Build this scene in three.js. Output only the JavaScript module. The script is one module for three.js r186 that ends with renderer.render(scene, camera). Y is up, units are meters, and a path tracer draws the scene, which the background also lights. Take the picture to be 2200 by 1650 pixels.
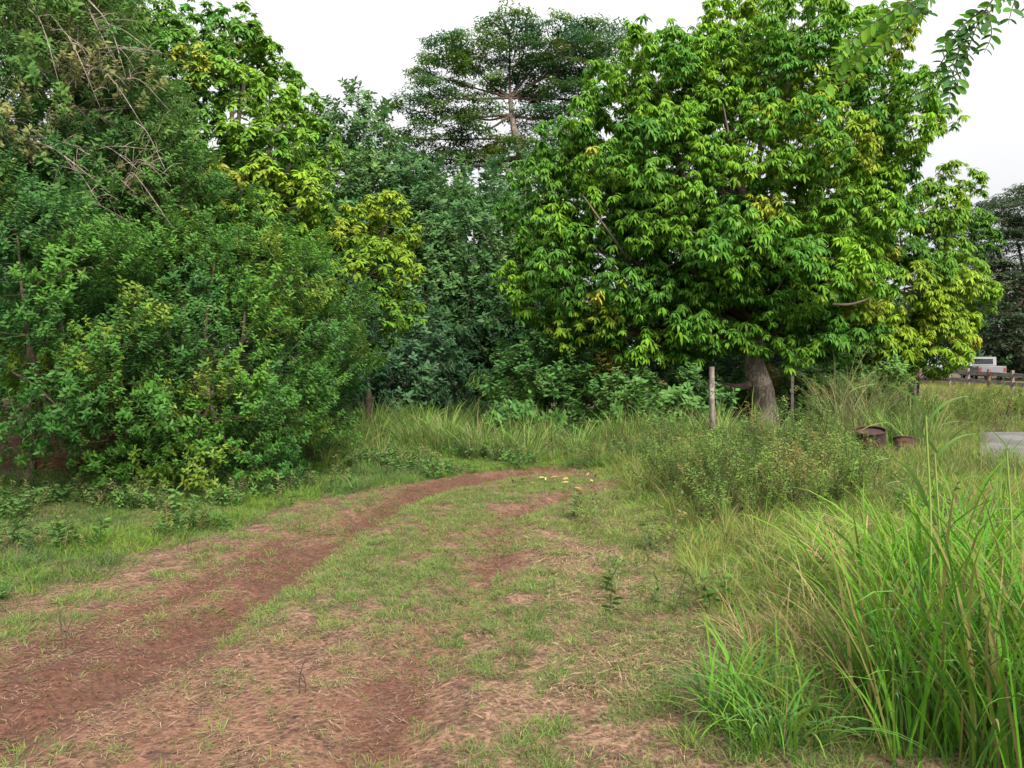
import * as THREE from 'three';
import { mergeGeometries } from 'three/addons/utils/BufferGeometryUtils.js';
import { RoundedBoxGeometry } from 'three/addons/geometries/RoundedBoxGeometry.js';

// ---------------------------------------------------------------- camera, sky, sun, exposure
const scene = new THREE.Scene();
const EYE = 1.6, FOCAL = 1713, HORIZON = 785;          // eye height in metres; lens measured on the 2200 x 1650 photograph
const camera = new THREE.PerspectiveCamera(2 * Math.atan(825 / FOCAL) * 180 / Math.PI, 4 / 3, 0.05, 900);
camera.position.set(0, EYE, 0);
camera.rotation.x = -Math.atan((825 - HORIZON) / FOCAL);
const renderer = new THREE.WebGLRenderer({ antialias: true });
renderer.toneMapping = THREE.LinearToneMapping;
renderer.toneMappingExposure = 8.6;
renderer.shadowMap.enabled = true;

// a bright overcast sky: the standard overcast distribution, brighter towards the zenith
{
  const W = 128, Hh = 64, data = new Float32Array(W * Hh * 4);
  for (let j = 0; j < Hh; j++) for (let i = 0; i < W; i++) {
    const el = ((j + 0.5) / Hh - 0.5) * Math.PI, s = Math.max(0, Math.sin(el));
    const l = 0.24 * (1 + 2 * s) / 3, k = (j * W + i) * 4;
    data[k] = l * 0.985; data[k + 1] = l * 0.995; data[k + 2] = l * 1.01; data[k + 3] = 1;
  }
  const t = new THREE.DataTexture(data, W, Hh, THREE.RGBAFormat, THREE.FloatType);
  t.mapping = THREE.EquirectangularReflectionMapping; t.magFilter = THREE.LinearFilter; t.minFilter = THREE.LinearFilter; t.needsUpdate = true;
  scene.background = t; scene.environment = t;
}
const sun = new THREE.DirectionalLight(0xfff4e4, 1.5);
sun.position.set(13, 37, 19); sun.target.position.set(0, 0, -14);
sun.castShadow = true; sun.shadow.radius = 70; sun.shadow.mapSize.set(2048, 2048);
Object.assign(sun.shadow.camera, { left: -40, right: 40, top: 40, bottom: -40, near: 1, far: 140 });
scene.add(sun, sun.target);

// ---------------------------------------------------------------- small tools
function mulberry(a) { return () => { a |= 0; a = a + 0x6D2B79F5 | 0; let t = Math.imul(a ^ a >>> 15, 1 | a); t = t + Math.imul(t ^ t >>> 7, 61 | t) ^ t; return ((t ^ t >>> 14) >>> 0) / 4294967296; }; }
let rnd = mulberry(7);
const R = (a, b) => a + (b - a) * rnd();
const clamp = (x, a = 0, b = 1) => Math.min(b, Math.max(a, x));
const sstep = (a, b, x) => { const t = clamp((x - a) / (b - a)); return t * t * (3 - 2 * t); };
const lerp = (a, b, t) => a + (b - a) * t;
const V = (x, y, z) => new THREE.Vector3(x, y, z);
function hash2(x, y) { let h = Math.imul(x, 374761393) + Math.imul(y, 668265263) | 0; h = Math.imul(h ^ h >>> 13, 1274126177); return ((h ^ h >>> 16) >>> 0) / 4294967296; }
function noise(x, y) {
  const xi = Math.floor(x), yi = Math.floor(y), fx = x - xi, fy = y - yi, u = fx * fx * (3 - 2 * fx), v = fy * fy * (3 - 2 * fy);
  const a = hash2(xi, yi), b = hash2(xi + 1, yi), c = hash2(xi, yi + 1), d = hash2(xi + 1, yi + 1);
  return a + (b - a) * u + (c - a) * v + (a - b - c + d) * u * v;
}
const fbm = (x, y, o = 4) => { let s = 0, a = 0.5, n = 0; for (let i = 0; i < o; i++) { s += a * noise(x, y); n += a; a *= 0.5; x = x * 2.03 + 17.1; y = y * 2.03 + 5.7; } return s / n; };
const noise3 = (x, y, z) => (noise(x + 31.4 * Math.floor(z), y) * (1 - (z - Math.floor(z))) + noise(x + 31.4 * (Math.floor(z) + 1), y) * (z - Math.floor(z)));

function at(px, py, d) { return V((px - 1100) / FOCAL * d, EYE + (HORIZON - py) / FOCAL * d, -d); }   // a place d metres away, read off the photograph
const used = {};
function numbered(n) { used[n] = (used[n] || 0) + 1; return used[n] === 1 ? n : n + '_' + String(used[n] - 1).padStart(3, '0'); }
function tag(o, label, category, group, kind) { o.userData.label = label; o.userData.category = category; if (group) o.userData.group = group; if (kind) o.userData.kind = kind; return o; }
function thing(name, label, category, pos = [0, 0, 0], group) { const g = new THREE.Group(); g.name = numbered(name); g.position.set(...pos); tag(g, label, category, group); scene.add(g); return g; }
function mesh(name, geo, mat, parent) { const m = new THREE.Mesh(geo, mat); m.name = name; m.castShadow = m.receiveShadow = true; (parent || scene).add(m); return m; }

// collects triangles into one geometry
class Buf {
  constructor() { this.p = []; this.u = []; this.c = []; this.i = []; }
  v(x, y, z, u, w, c) { this.p.push(x, y, z); this.u.push(u, w); this.c.push(c[0], c[1], c[2]); return this.p.length / 3 - 1; }
  geo() {
    const g = new THREE.BufferGeometry();
    g.setAttribute('position', new THREE.Float32BufferAttribute(this.p, 3)); g.setAttribute('uv', new THREE.Float32BufferAttribute(this.u, 2));
    g.setAttribute('color', new THREE.Float32BufferAttribute(this.c, 3)); g.setIndex(this.i); g.computeVertexNormals(); return g;
  }
  // a leaf: starts at b, heads along d, bends by droop towards the ground
  leaf(b, d, len, wid, droop, k = 2, col = [1, 1, 1], prof = 0.8, twist = 0) {
    const dir = d.clone().normalize(), p = b.clone(), side = V(0, 1, 0).cross(dir);
    if (side.lengthSq() < 1e-4) side.set(1, 0, 0); side.normalize();
    if (twist) side.applyAxisAngle(dir, twist);
    let prev = [this.v(p.x, p.y, p.z, 0.5, 0, col)];
    const n = k + 1, st = len / n;
    for (let s = 1; s <= n; s++) {
      dir.y -= droop / n; dir.normalize(); p.addScaledVector(dir, st);
      if (s === n) { const t = this.v(p.x, p.y, p.z, 0.5, 1, col); if (prev.length === 1) break; this.i.push(prev[0], prev[1], t); break; }
      const w = wid * 0.5 * Math.sin(Math.PI * Math.pow(s / n, prof)), sd = side.clone().addScaledVector(dir, -side.dot(dir)).normalize();
      const l = this.v(p.x - sd.x * w, p.y - sd.y * w, p.z - sd.z * w, 0, s / n, col), r = this.v(p.x + sd.x * w, p.y + sd.y * w, p.z + sd.z * w, 1, s / n, col);
      if (prev.length === 1) this.i.push(prev[0], r, l); else this.i.push(prev[0], prev[1], r, prev[0], r, l);
      prev = [l, r];
    }
    return p;
  }
  tube(pts, rad, sides = 6, col = [1, 1, 1], rough = 0) {
    const T = V(0, 0, 0), N = V(0, 0, 0), B = V(0, 0, 0); let last = null, run = 0; const ref = V(0.3, 0.1, 0.94);
    for (let s = 0; s < pts.length; s++) {
      T.copy(pts[Math.min(s + 1, pts.length - 1)]).sub(pts[Math.max(s - 1, 0)]).normalize();
      if (s) run += pts[s].distanceTo(pts[s - 1]);
      N.crossVectors(T, Math.abs(T.dot(ref)) > 0.95 ? V(1, 0, 0) : ref).normalize(); B.crossVectors(T, N);
      const ring = [], r0 = typeof rad === 'function' ? rad(s / (pts.length - 1)) : lerp(rad[0], rad[1], s / (pts.length - 1));
      for (let a = 0; a <= sides; a++) {
        const th = a / sides * Math.PI * 2, r = r0 * (1 + rough * (noise((a % sides) * 1.7 + 40, run * 4) - 0.5)), x = Math.cos(th) * r, y = Math.sin(th) * r;
        ring.push(this.v(pts[s].x + N.x * x + B.x * y, pts[s].y + N.y * x + B.y * y, pts[s].z + N.z * x + B.z * y, a / sides * 6.283 * Math.max(r0, 0.02), run, col));
      }
      if (last) for (let a = 0; a < sides; a++) this.i.push(last[a], last[a + 1], ring[a + 1], last[a], ring[a + 1], ring[a]);
      last = ring;
    }
    const c = this.v(pts.at(-1).x, pts.at(-1).y, pts.at(-1).z, 0, run, col); for (let a = 0; a < sides; a++) this.i.push(last[a], last[a + 1], c);
  }
}
function curve(list, n) { return new THREE.CatmullRomCurve3(list).getPoints(n); }

// many copies of one leafy twig
const _q = new THREE.Quaternion(), _q2 = new THREE.Quaternion(), _m = new THREE.Matrix4(), _up = V(0, 1, 0), _s = V(1, 1, 1);
class Copies {
  constructor() { this.m = []; this.c = []; }
  add(p, up, yaw, s, col) {
    _q.setFromUnitVectors(_up, up); _q2.setFromAxisAngle(_up, yaw); _q.multiply(_q2); _s.setScalar(s);
    this.m.push(_m.compose(p, _q, _s).clone()); this.c.push(col);
  }
  build(name, geo, mat, parent) {
    const im = new THREE.InstancedMesh(geo, mat, this.m.length), off = parent ? parent.position : V(0, 0, 0), c = new THREE.Color();
    for (let i = 0; i < this.m.length; i++) {
      const m = this.m[i]; m.elements[12] -= off.x; m.elements[13] -= off.y; m.elements[14] -= off.z;
      im.setMatrixAt(i, m); im.setColorAt(i, c.setRGB(this.c[i][0], this.c[i][1], this.c[i][2]));
    }
    im.name = name; im.userData.kind = 'stuff'; im.castShadow = im.receiveShadow = true; im.frustumCulled = false;
    (parent || scene).add(im); return im;
  }
}

// ---------------------------------------------------------------- materials
const leafMat = (o = {}) => new THREE.MeshPhysicalMaterial({ color: 0xffffff, vertexColors: true, roughness: 1, transmission: 0.4, thickness: 0, ior: 1.4, specularIntensity: 0.2, clearcoat: 0.12, clearcoatRoughness: 0.45, side: THREE.DoubleSide, ...o });
const M = {
  leaf: leafMat(), gloss: leafMat({ clearcoat: 0.22, clearcoatRoughness: 0.36 }), grass: leafMat({ clearcoat: 0.1 }),
  dry: new THREE.MeshPhysicalMaterial({ specularIntensity: 0.3, color: 0xffffff, vertexColors: true, roughness: 0.95, side: THREE.DoubleSide }),
};
function noiseTex(w, h, fn, srgb = true) {
  const d = new Uint8Array(w * h * 4);
  for (let j = 0; j < h; j++) for (let i = 0; i < w; i++) { const c = fn(i, j), k = (j * w + i) * 4; d[k] = c[0] * 255; d[k + 1] = c[1] * 255; d[k + 2] = c[2] * 255; d[k + 3] = 255; }
  const t = new THREE.DataTexture(d, w, h); t.wrapS = t.wrapT = THREE.RepeatWrapping; t.magFilter = THREE.LinearFilter; t.minFilter = THREE.LinearMipmapLinearFilter; t.generateMipmaps = true;
  if (srgb) t.colorSpace = THREE.SRGBColorSpace; t.needsUpdate = true; return t;
}
// noise that joins up at the edges of a tile of n cells
const tnoise = (x, y, n) => { const xi = Math.floor(x), yi = Math.floor(y), fx = x - xi, fy = y - yi, u = fx * fx * (3 - 2 * fx), v = fy * fy * (3 - 2 * fy), m = k => ((k % n) + n) % n; const a = hash2(m(xi), m(yi)), b = hash2(m(xi + 1), m(yi)), c = hash2(m(xi), m(yi + 1)), d = hash2(m(xi + 1), m(yi + 1)); return a + (b - a) * u + (c - a) * v + (a - b - c + d) * u * v; };
const barkHeight = (i, j) => { const u = i / 256, v = j / 256; return clamp(0.5 * tnoise(u * 24, v * 6, 24) + 0.3 * tnoise(u * 48, v * 16, 48) + 0.2 * tnoise(u * 64, v * 64, 64)); };
const barkBump = noiseTex(256, 256, (i, j) => { const h = barkHeight(i, j); return [h, h, h]; }, false);
const barkMap = noiseTex(256, 256, (i, j) => {
  const h = barkHeight(i, j), u = i / 256, v = j / 256, lich = sstep(0.55, 0.72, 0.6 * tnoise(u * 7, v * 7, 7) + 0.4 * tnoise(u * 28, v * 28, 28)), b = 0.5 + 0.5 * h;
  return [lerp(b * 0.92, 0.98, lich * 0.75), lerp(b * 0.88, 0.98, lich * 0.75), lerp(b * 0.84, 0.95, lich * 0.75)];
});
const bark = (r, g, b) => { const m = new THREE.MeshStandardMaterial({ color: new THREE.Color().setRGB(r, g, b), map: barkMap, bumpMap: barkBump, bumpScale: 0.02, roughness: 0.95 }); return m; };
const B = { mango: bark(0.2, 0.16, 0.14), trunk: bark(0.58, 0.53, 0.51), grey: bark(0.22, 0.2, 0.185), brown: bark(0.13, 0.095, 0.075), pale: bark(0.34, 0.31, 0.29) };

// ---------------------------------------------------------------- the lie of the land: two wheel ruts that bend away to the right
const rutL = [[2, -2.35], [3, -2.25], [3.5, -2.2], [4, -2.0], [4.8, -1.87], [5.5, -1.78], [6.8, -1.66], [8, -1.52], [9.3, -1.3], [10.4, -0.95], [11.4, -0.3], [12, 0.4], [12.4, 1.2], [12.7, 2.4], [12.8, 4]];
const rutL2 = [[2, -3.2], [3.4, -2.85], [4.4, -2.6], [5.4, -2.35], [6.6, -2.12], [7.6, -1.95]];
const rutR = [[2, -0.75], [3.5, -0.55], [4.5, -0.4], [5.5, -0.27], [6.6, -0.14], [7.6, -0.15], [8.4, -0.05], [9.1, 0.3], [9.8, 0.75], [10.4, 1.2], [10.9, 1.9], [11.2, 3]];
function dist(line, x, d) {
  let best = 1e9;
  for (let k = 0; k < line.length - 1; k++) {
    const [d0, x0] = line[k], [d1, x1] = line[k + 1], ax = x1 - x0, ad = d1 - d0, t = clamp(((x - x0) * ax + (d - d0) * ad) / (ax * ax + ad * ad));
    best = Math.min(best, (x - x0 - ax * t) ** 2 + (d - d0 - ad * t) ** 2);
  }
  return Math.sqrt(best);
}
function xOf(line, d) { for (let k = 0; k < line.length - 1; k++) if (d <= line[k + 1][0]) return lerp(line[k][1], line[k + 1][1], clamp((d - line[k][0]) / (line[k + 1][0] - line[k][0]))); return line.at(-1)[1]; }
function gh(x, z) {
  const d = -z; let h = 0.05 * (fbm(x * 0.45 + 9, z * 0.45, 2) - 0.5) + 0.035 * (fbm(x * 2.2, z * 2.2 + 4, 3) - 0.5);
  if (d > 0 && d < 15 && Math.abs(x) < 6) {
    const a = dist(rutL, x, d), b = dist(rutR, x, d), c = dist(rutL2, x, d);
    h += -0.075 * Math.exp(-((a / 0.2) ** 2)) + 0.02 * Math.exp(-(((a - 0.42) / 0.15) ** 2)) - 0.055 * lerp(0.4, 1, sstep(4.6, 7, d)) * Math.exp(-((b / 0.18) ** 2)) + 0.02 * Math.exp(-(((b - 0.36) / 0.14) ** 2)) - 0.03 * Math.exp(-((c / 0.16) ** 2));
    h += 0.03 * (noise(x * 7, z * 7) - 0.5) * Math.exp(-((Math.min(a, b) / 0.4) ** 2));
  }
  h += sstep(1.2, 4.5, x) * 0.2 * sstep(2, 5, d) * (1 - sstep(18, 26, d)) + sstep(-4, -7, x) * 0.15 + sstep(9.7, 12.5, d) * sstep(-4.6, -6, x) * 0.4 + sstep(20, 55, d) * 0.4;
  return h;
}
function bare(x, d) {
  const far = sstep(9, 12, d), a = dist(rutL, x, d), b = dist(rutR, x, d), c = dist(rutL2, x, d), n = fbm(x * 1.6 + 3, d * 1.6, 3);
  let v = Math.exp(-((a / (0.16 + 0.2 * (n - 0.3) + 0.22 * far)) ** 2)) + Math.exp(-((b / (0.13 + 0.2 * n)) ** 2)) * (0.5 + 0.8 * n) * lerp(0.45, 1, sstep(4.6, 7, d)) + 0.7 * Math.exp(-((c / 0.2) ** 2));
  const left = xOf(rutL, d) - x;
  v += 0.45 * sstep(-0.1, 0.25, left) * (1 - sstep(0.55, lerp(1.5, 0.5, far), left)) * sstep(0.3, 0.62, n + 0.05);
  if (d < 6.4) v += 0.55 * sstep(6.4, 3.4, d) * sstep(0.42, 0.62, fbm(x * 1.1 + 40, d * 1.1, 3)) * (1 - sstep(0.6, 1.5, x));
  v += 0.6 * Math.exp(-(((x + 0.75) / 0.22) ** 2) - (((d - 7.4) / 1.2) ** 2));
  return clamp(v * (1 - sstep(13, 14, d)));
}
function lush(x, d) { const left = xOf(rutL, d) - x; return Math.max(sstep(lerp(1.25, 0.45, sstep(7, 12, d)), lerp(1.75, 0.85, sstep(7, 12, d)), left + 0.5 * (fbm(x * 1.4, d * 1.4 + 8, 3) - 0.5)) * sstep(4.6, 6.4, d), sstep(12.9, 13.4, d)); }

const onPaving = (x, d) => d > 10.3 && d < 15.9 && x > 6.2 + (d - 10.6) * 0.587;
// ground: one sheet, fine near the camera, coarse towards the horizon
const NX0 = -6, NX1 = 6, ND0 = 2.4, ND1 = 14.4;
{
  const xs = [], ds = [];
  for (const e of [-400, -250, -150, -90, -60, -40, -30, -24, -20, -17, -15, -13, -12, -11, -10, -9, -8, -7.5, -7, -6.5]) xs.push(e);
  for (let k = 0; k <= 240; k++) xs.push(NX0 + k * 0.05);
  for (const e of [6.5, 7, 7.5, 8, 9, 10, 11, 12, 13, 15, 17, 20, 24, 30, 40, 60, 90, 150, 250, 400]) xs.push(e);
  for (const e of [-60, -30, -15, -8, -4, -2, 0, 1, 1.7]) ds.push(e);
  for (let k = 0; k <= 240; k++) ds.push(ND0 + k * 0.05);
  for (const e of [14.8, 15.3, 16, 17, 18, 19, 20, 22, 24, 26, 28, 31, 34, 38, 42, 47, 53, 60, 70, 85, 110, 150, 220, 320, 450]) ds.push(e);
  const nx = xs.length, nd = ds.length, pos = new Float32Array(nx * nd * 3), uv = new Float32Array(nx * nd * 2), near = [], far = [];
  for (let j = 0; j < nd; j++) for (let i = 0; i < nx; i++) {
    const k = j * nx + i; pos[k * 3] = xs[i]; pos[k * 3 + 1] = gh(xs[i], -ds[j]); pos[k * 3 + 2] = -ds[j];
    uv[k * 2] = (xs[i] - NX0) / 12; uv[k * 2 + 1] = (ds[j] - ND0) / 12;
    if (i < nx - 1 && j < nd - 1) (xs[i] >= NX0 - 1e-6 && xs[i + 1] <= NX1 + 1e-6 && ds[j] >= ND0 - 1e-6 && ds[j + 1] <= ND1 + 1e-6 ? near : far).push(k, k + 1, k + nx + 1, k, k + nx + 1, k + nx);
  }
  const g = new THREE.BufferGeometry(); g.setAttribute('position', new THREE.BufferAttribute(pos, 3)); g.setAttribute('uv', new THREE.BufferAttribute(uv, 2));
  g.setIndex([...near.slice(0, 0)]); const idx = new Uint32Array(near.length + far.length); idx.set(near); idx.set(far, near.length); g.setIndex(new THREE.BufferAttribute(idx, 1));
  g.addGroup(0, near.length, 0); g.addGroup(near.length, far.length, 1); g.computeVertexNormals();
  // soil print: red laterite, paler trodden dust, brown thatch of dead grass
  const S = 2048, C = 256, fb = new Float32Array(C * C), fl = new Float32Array(C * C);
  for (let j = 0; j < C; j++) for (let i = 0; i < C; i++) { const x = NX0 + i / (C - 1) * 12, d = ND0 + j / (C - 1) * 12; fb[j * C + i] = bare(x, d); fl[j * C + i] = lush(x, d); }
  const pick = (f, u, v) => { const x = u * (C - 1), y = v * (C - 1), i = Math.min(C - 2, x | 0), j = Math.min(C - 2, y | 0), a = x - i, b = y - j, k = j * C + i; return (f[k] * (1 - a) + f[k + 1] * a) * (1 - b) + (f[k + C] * (1 - a) + f[k + C + 1] * a) * b; };
  const lin = v => Math.pow(clamp(v), 1 / 2.2), cd = new Uint8Array(S * S * 4), bd = new Uint8Array(S * S * 4);
  for (let j = 0; j < S; j++) for (let i = 0; i < S; i++) {
    const u = i / S, v = j / S, x = NX0 + u * 12, d = ND0 + v * 12, n0 = fbm(x * 1.2, d * 1.2, 3), n1 = fbm(x * 9, d * 9, 3), n2 = noise(x * 46, d * 46), n3 = noise(x * 120, d * 120);
    const nb = pick(fb, u, v), nl = pick(fl, u, v), k = (j * S + i) * 4, soil = clamp(nb * 1.0 + (n1 - 0.5) * 1.3 + (n2 - 0.5) * 0.5), wet = sstep(0.5, 0.75, n0 * 0.5 + n1 * 0.5);
    const t = 0.5 + 0.6 * n1 + 0.6 * (n2 - 0.5) + 0.45 * (n3 - 0.5), core = sstep(0.62, 0.95, nb + (n1 - 0.5) * 0.9 + (n2 - 0.5) * 0.35), sr = lerp(lerp(0.14, 0.105, wet), 0.066, core * 0.9), sg = lerp(lerp(0.07, 0.048, wet), 0.029, core * 0.9), sb = lerp(lerp(0.047, 0.032, wet), 0.019, core * 0.9);
    const straw = sstep(0.52, 0.75, n1 * 0.5 + n2 * 0.3 + n3 * 0.3);
    const tr = lerp(0.108, 0.165, straw), tg = lerp(0.062, 0.11, straw), tb = lerp(0.042, 0.077, straw);
    const gr = lerp(tr, 0.07, nl * 0.7), gg = lerp(tg, 0.06, nl * 0.7), gb = lerp(tb, 0.03, nl * 0.7);
    cd[k] = lin(t * lerp(gr, sr, soil)) * 255; cd[k + 1] = lin(t * lerp(gg, sg, soil)) * 255; cd[k + 2] = lin(t * lerp(gb, sb, soil)) * 255; cd[k + 3] = 255;
    const hgt = clamp(0.35 * n1 + 0.35 * n2 + 0.3 * n3); bd[k] = bd[k + 1] = bd[k + 2] = hgt * 255; bd[k + 3] = 255;
  }
  const tx = (d, srgb) => { const t = new THREE.DataTexture(d, S, S); t.magFilter = THREE.LinearFilter; t.minFilter = THREE.LinearMipmapLinearFilter; t.generateMipmaps = true; if (srgb) t.colorSpace = THREE.SRGBColorSpace; t.needsUpdate = true; return t; };
  const nearM = new THREE.MeshPhysicalMaterial({ specularIntensity: 0.25, map: tx(cd, true), bumpMap: tx(bd, false), bumpScale: 0.03, roughness: 1 });
  const ft = noiseTex(512, 512, (i, j) => { const u = i / 512, v = j / 512, a = 0.5 * tnoise(u * 8, v * 8, 8) + 0.5 * tnoise(u * 40, v * 40, 40), b = tnoise(u * 128, v * 128, 128), s = sstep(0.4, 0.65, a), t = 0.8 + 0.4 * b; return [lin(lerp(0.062, 0.05, s) * t), lin(lerp(0.044, 0.056, s) * t), lin(lerp(0.028, 0.022, s) * t)]; });
  ft.repeat.set(2, 2);
  const farM = new THREE.MeshPhysicalMaterial({ specularIntensity: 0.25, map: ft, roughness: 1 });
  const m = new THREE.Mesh(g, [nearM, farM]); m.name = 'ground'; m.receiveShadow = true; m.castShadow = true;
  tag(m, 'red dirt ground with two wheel ruts bending right between grass', 'ground', null, 'structure'); scene.add(m);
}

// red earth bank showing under the overhanging shrub
{
  const g = new THREE.PlaneGeometry(5.2, 4.2, 60, 50); g.rotateX(-Math.PI / 2); g.translate(-8.1, 0, -12.4); const p = g.attributes.position;
  for (let i = 0; i < p.count; i++) { const x = p.getX(i), z = p.getZ(i), e = sstep(0, 0.5, Math.min(x + 10.7, -5.5 - x, -10.3 - z, z + 14.5)); p.setY(i, gh(x, z) - 0.06 + e * (0.16 + 0.12 * (fbm(x * 3, z * 3, 3) - 0.5) + 0.1 * sstep(-10.6, -12.2, z))); }
  const u = g.attributes.uv; for (let i = 0; i < u.count; i++) u.setXY(i, p.getX(i) / 2, p.getZ(i) / 2 + p.getY(i)); g.computeVertexNormals();
  const t = noiseTex(512, 512, (i, j) => { const a = i / 512, b = j / 512, n = 0.5 * tnoise(a * 6, b * 6, 6) + 0.3 * tnoise(a * 30, b * 30, 30) + 0.2 * tnoise(a * 120, b * 120, 120), k = 0.6 + 0.6 * n; return [0.34 * k, 0.18 * k, 0.12 * k]; });
  tag(mesh('earth_bank', g, new THREE.MeshStandardMaterial({ map: t, roughness: 1 })), 'bare red earth bank under the overhanging shrub', 'bank', null, 'structure');
}

// ---------------------------------------------------------------- leafy twigs
const jit = (a = 0.16) => { const b = 1 + R(-a, a), h = R(-a, a) * 0.6; return [b * (1 + h), b, b * (1 - h * 0.5)]; };
function rosette(n, len, wid, droop, spread, seed, k = 3) {      // drooping whorl of long leaves
  rnd = mulberry(seed); const b = new Buf();
  for (let i = 0; i < n; i++) {
    const a = i * 2.4 + R(-0.3, 0.3), up = R(-0.1, spread), l = len * R(0.7, 1.15);
    b.leaf(V(0, R(-0.06, 0.03), 0), V(Math.cos(a), up, Math.sin(a)), l, wid * R(0.8, 1.15), droop * R(0.7, 1.3), k, jit(), 0.85, R(-0.4, 0.4));
  }
  b.tube([V(0, -0.16, 0), V(0.01, 0, 0)], [0.006, 0.004], 3, [0.9, 0.7, 1.2]);
  return b.geo();
}
function sprig(n, len, leafLen, leafWid, seed, droop = 0.4, k = 2) {   // a twig with leaves along it
  rnd = mulberry(seed); const b = new Buf(), end = V(R(-0.05, 0.05), len, R(-0.05, 0.05)), mid = V(R(-0.04, 0.04), len * 0.5, R(-0.04, 0.04));
  for (let i = 0; i < n; i++) {
    const t = 0.15 + 0.85 * i / (n - 1), a = i * 2.4 + R(-0.4, 0.4), p = mid.clone().multiplyScalar(2 * t * (1 - t)).addScaledVector(end, t * t).add(V(0, mid.y * 0, 0));
    b.leaf(p, V(Math.cos(a), R(0.1, 0.9), Math.sin(a)), leafLen * R(0.65, 1.2), leafWid * R(0.8, 1.2), droop * R(0.4, 1.4), k, jit(0.2), 0.8, R(-0.7, 0.7));
  }
  b.tube([V(0, 0, 0), mid, end], [0.006, 0.002], 3, [1.2, 0.8, 1.5]);
  return b.geo();
}
function spray(n, r, leaf, seed) {                               // a flat feathery spray of tiny leaflets
  rnd = mulberry(seed); const b = new Buf();
  for (let i = 0; i < n; i++) {
    const a = R(0, 6.28), q = r * Math.sqrt(rnd()), p = V(Math.cos(a) * q, R(-0.06, 0.06) - 0.1 * q * q, Math.sin(a) * q), d = R(0, 6.28);
    b.leaf(p, V(Math.cos(d), R(-0.5, 0.3), Math.sin(d)), leaf * R(0.7, 1.3), leaf * 0.34, 0.3, 1, jit(0.2));
  }
  return b.geo();
}
const G = {
  mango: [0, 1, 2].map(i => rosette(14, 0.25, 0.06, 1.9, 0.75, 11 + i)),
  mangoUp: [0, 1].map(i => rosette(11, 0.2, 0.05, 1.3, 1.1, 21 + i)),
  broad: [0, 1, 2].map(i => rosette(13, 0.19, 0.068, 1.3, 0.9, 31 + i, 2)),
  small: [0, 1, 2].map(i => sprig(17, 0.26, 0.085, 0.036, 41 + i)),
  mid: [0, 1, 2].map(i => sprig(15, 0.3, 0.14, 0.064, 51 + i)),
  far: [0, 1, 2].map(i => sprig(13, 0.4, 0.19, 0.09, 61 + i)),
  feather: [0, 1, 2].map(i => spray(60, 0.62, 0.25, 71 + i)),
  weed: [0, 1, 2].map(i => sprig(24, 0.34, 0.055, 0.016, 81 + i, 0.2)),
};

// crown shapes: lobes are ellipsoids [px, py, distance, half width px, half height px, half depth m]
const lobe = ([px, py, d, rx, ry, rz]) => ({ c: at(px, py, d), r: V(rx * d / FOCAL, ry * d / FOCAL, rz) });
function boughs(lobes, gap, seed, inner = 0.8) {
  rnd = mulberry(seed); const out = [], cell = new Map(), key = (x, y, z) => x + ',' + y + ',' + z;
  for (const L of lobes) {
    const area = 4 * Math.PI * Math.pow((Math.pow(L.r.x * L.r.y, 1.6) + Math.pow(L.r.x * L.r.z, 1.6) + Math.pow(L.r.y * L.r.z, 1.6)) / 3, 1 / 1.6), n = Math.ceil(area / (gap * gap) * 2.2);
    for (let i = 0; i < n; i++) {
      const z = R(-1, 1), a = R(0, 6.283), s = Math.sqrt(1 - z * z), u = V(s * Math.cos(a), z, s * Math.sin(a)), k = 0.86 + 0.28 * rnd() * rnd();
      const p = V(L.c.x + u.x * L.r.x * k, L.c.y + u.y * L.r.y * k, L.c.z + u.z * L.r.z * k);
      if (p.y < gh(p.x, p.z) + 0.05) continue;
      let hid = false;
      for (const o of lobes) if (o !== L && ((p.x - o.c.x) / o.r.x) ** 2 + ((p.y - o.c.y) / o.r.y) ** 2 + ((p.z - o.c.z) / o.r.z) ** 2 < inner * inner) { hid = true; break; }
      if (hid) continue;
      const ci = Math.floor(p.x / gap), cj = Math.floor(p.y / gap), ck = Math.floor(p.z / gap); let close = false;
      for (let x = -1; x < 2 && !close; x++) for (let y = -1; y < 2 && !close; y++) for (let w = -1; w < 2 && !close; w++) for (const o of cell.get(key(ci + x, cj + y, ck + w)) || []) if (o.distanceToSquared(p) < gap * gap * 0.62) { close = true; break; }
      if (close) continue;
      const kk = key(ci, cj, ck); if (!cell.has(kk)) cell.set(kk, []); cell.get(kk).push(p);
      out.push({ p, n: V(u.x / L.r.x, u.y / L.r.y, u.z / L.r.z).normalize(), L });
    }
  }
  return out;
}
const mixc = (a, b, t) => [lerp(a[0], b[0], t), lerp(a[1], b[1], t), lerp(a[2], b[2], t)];
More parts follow.
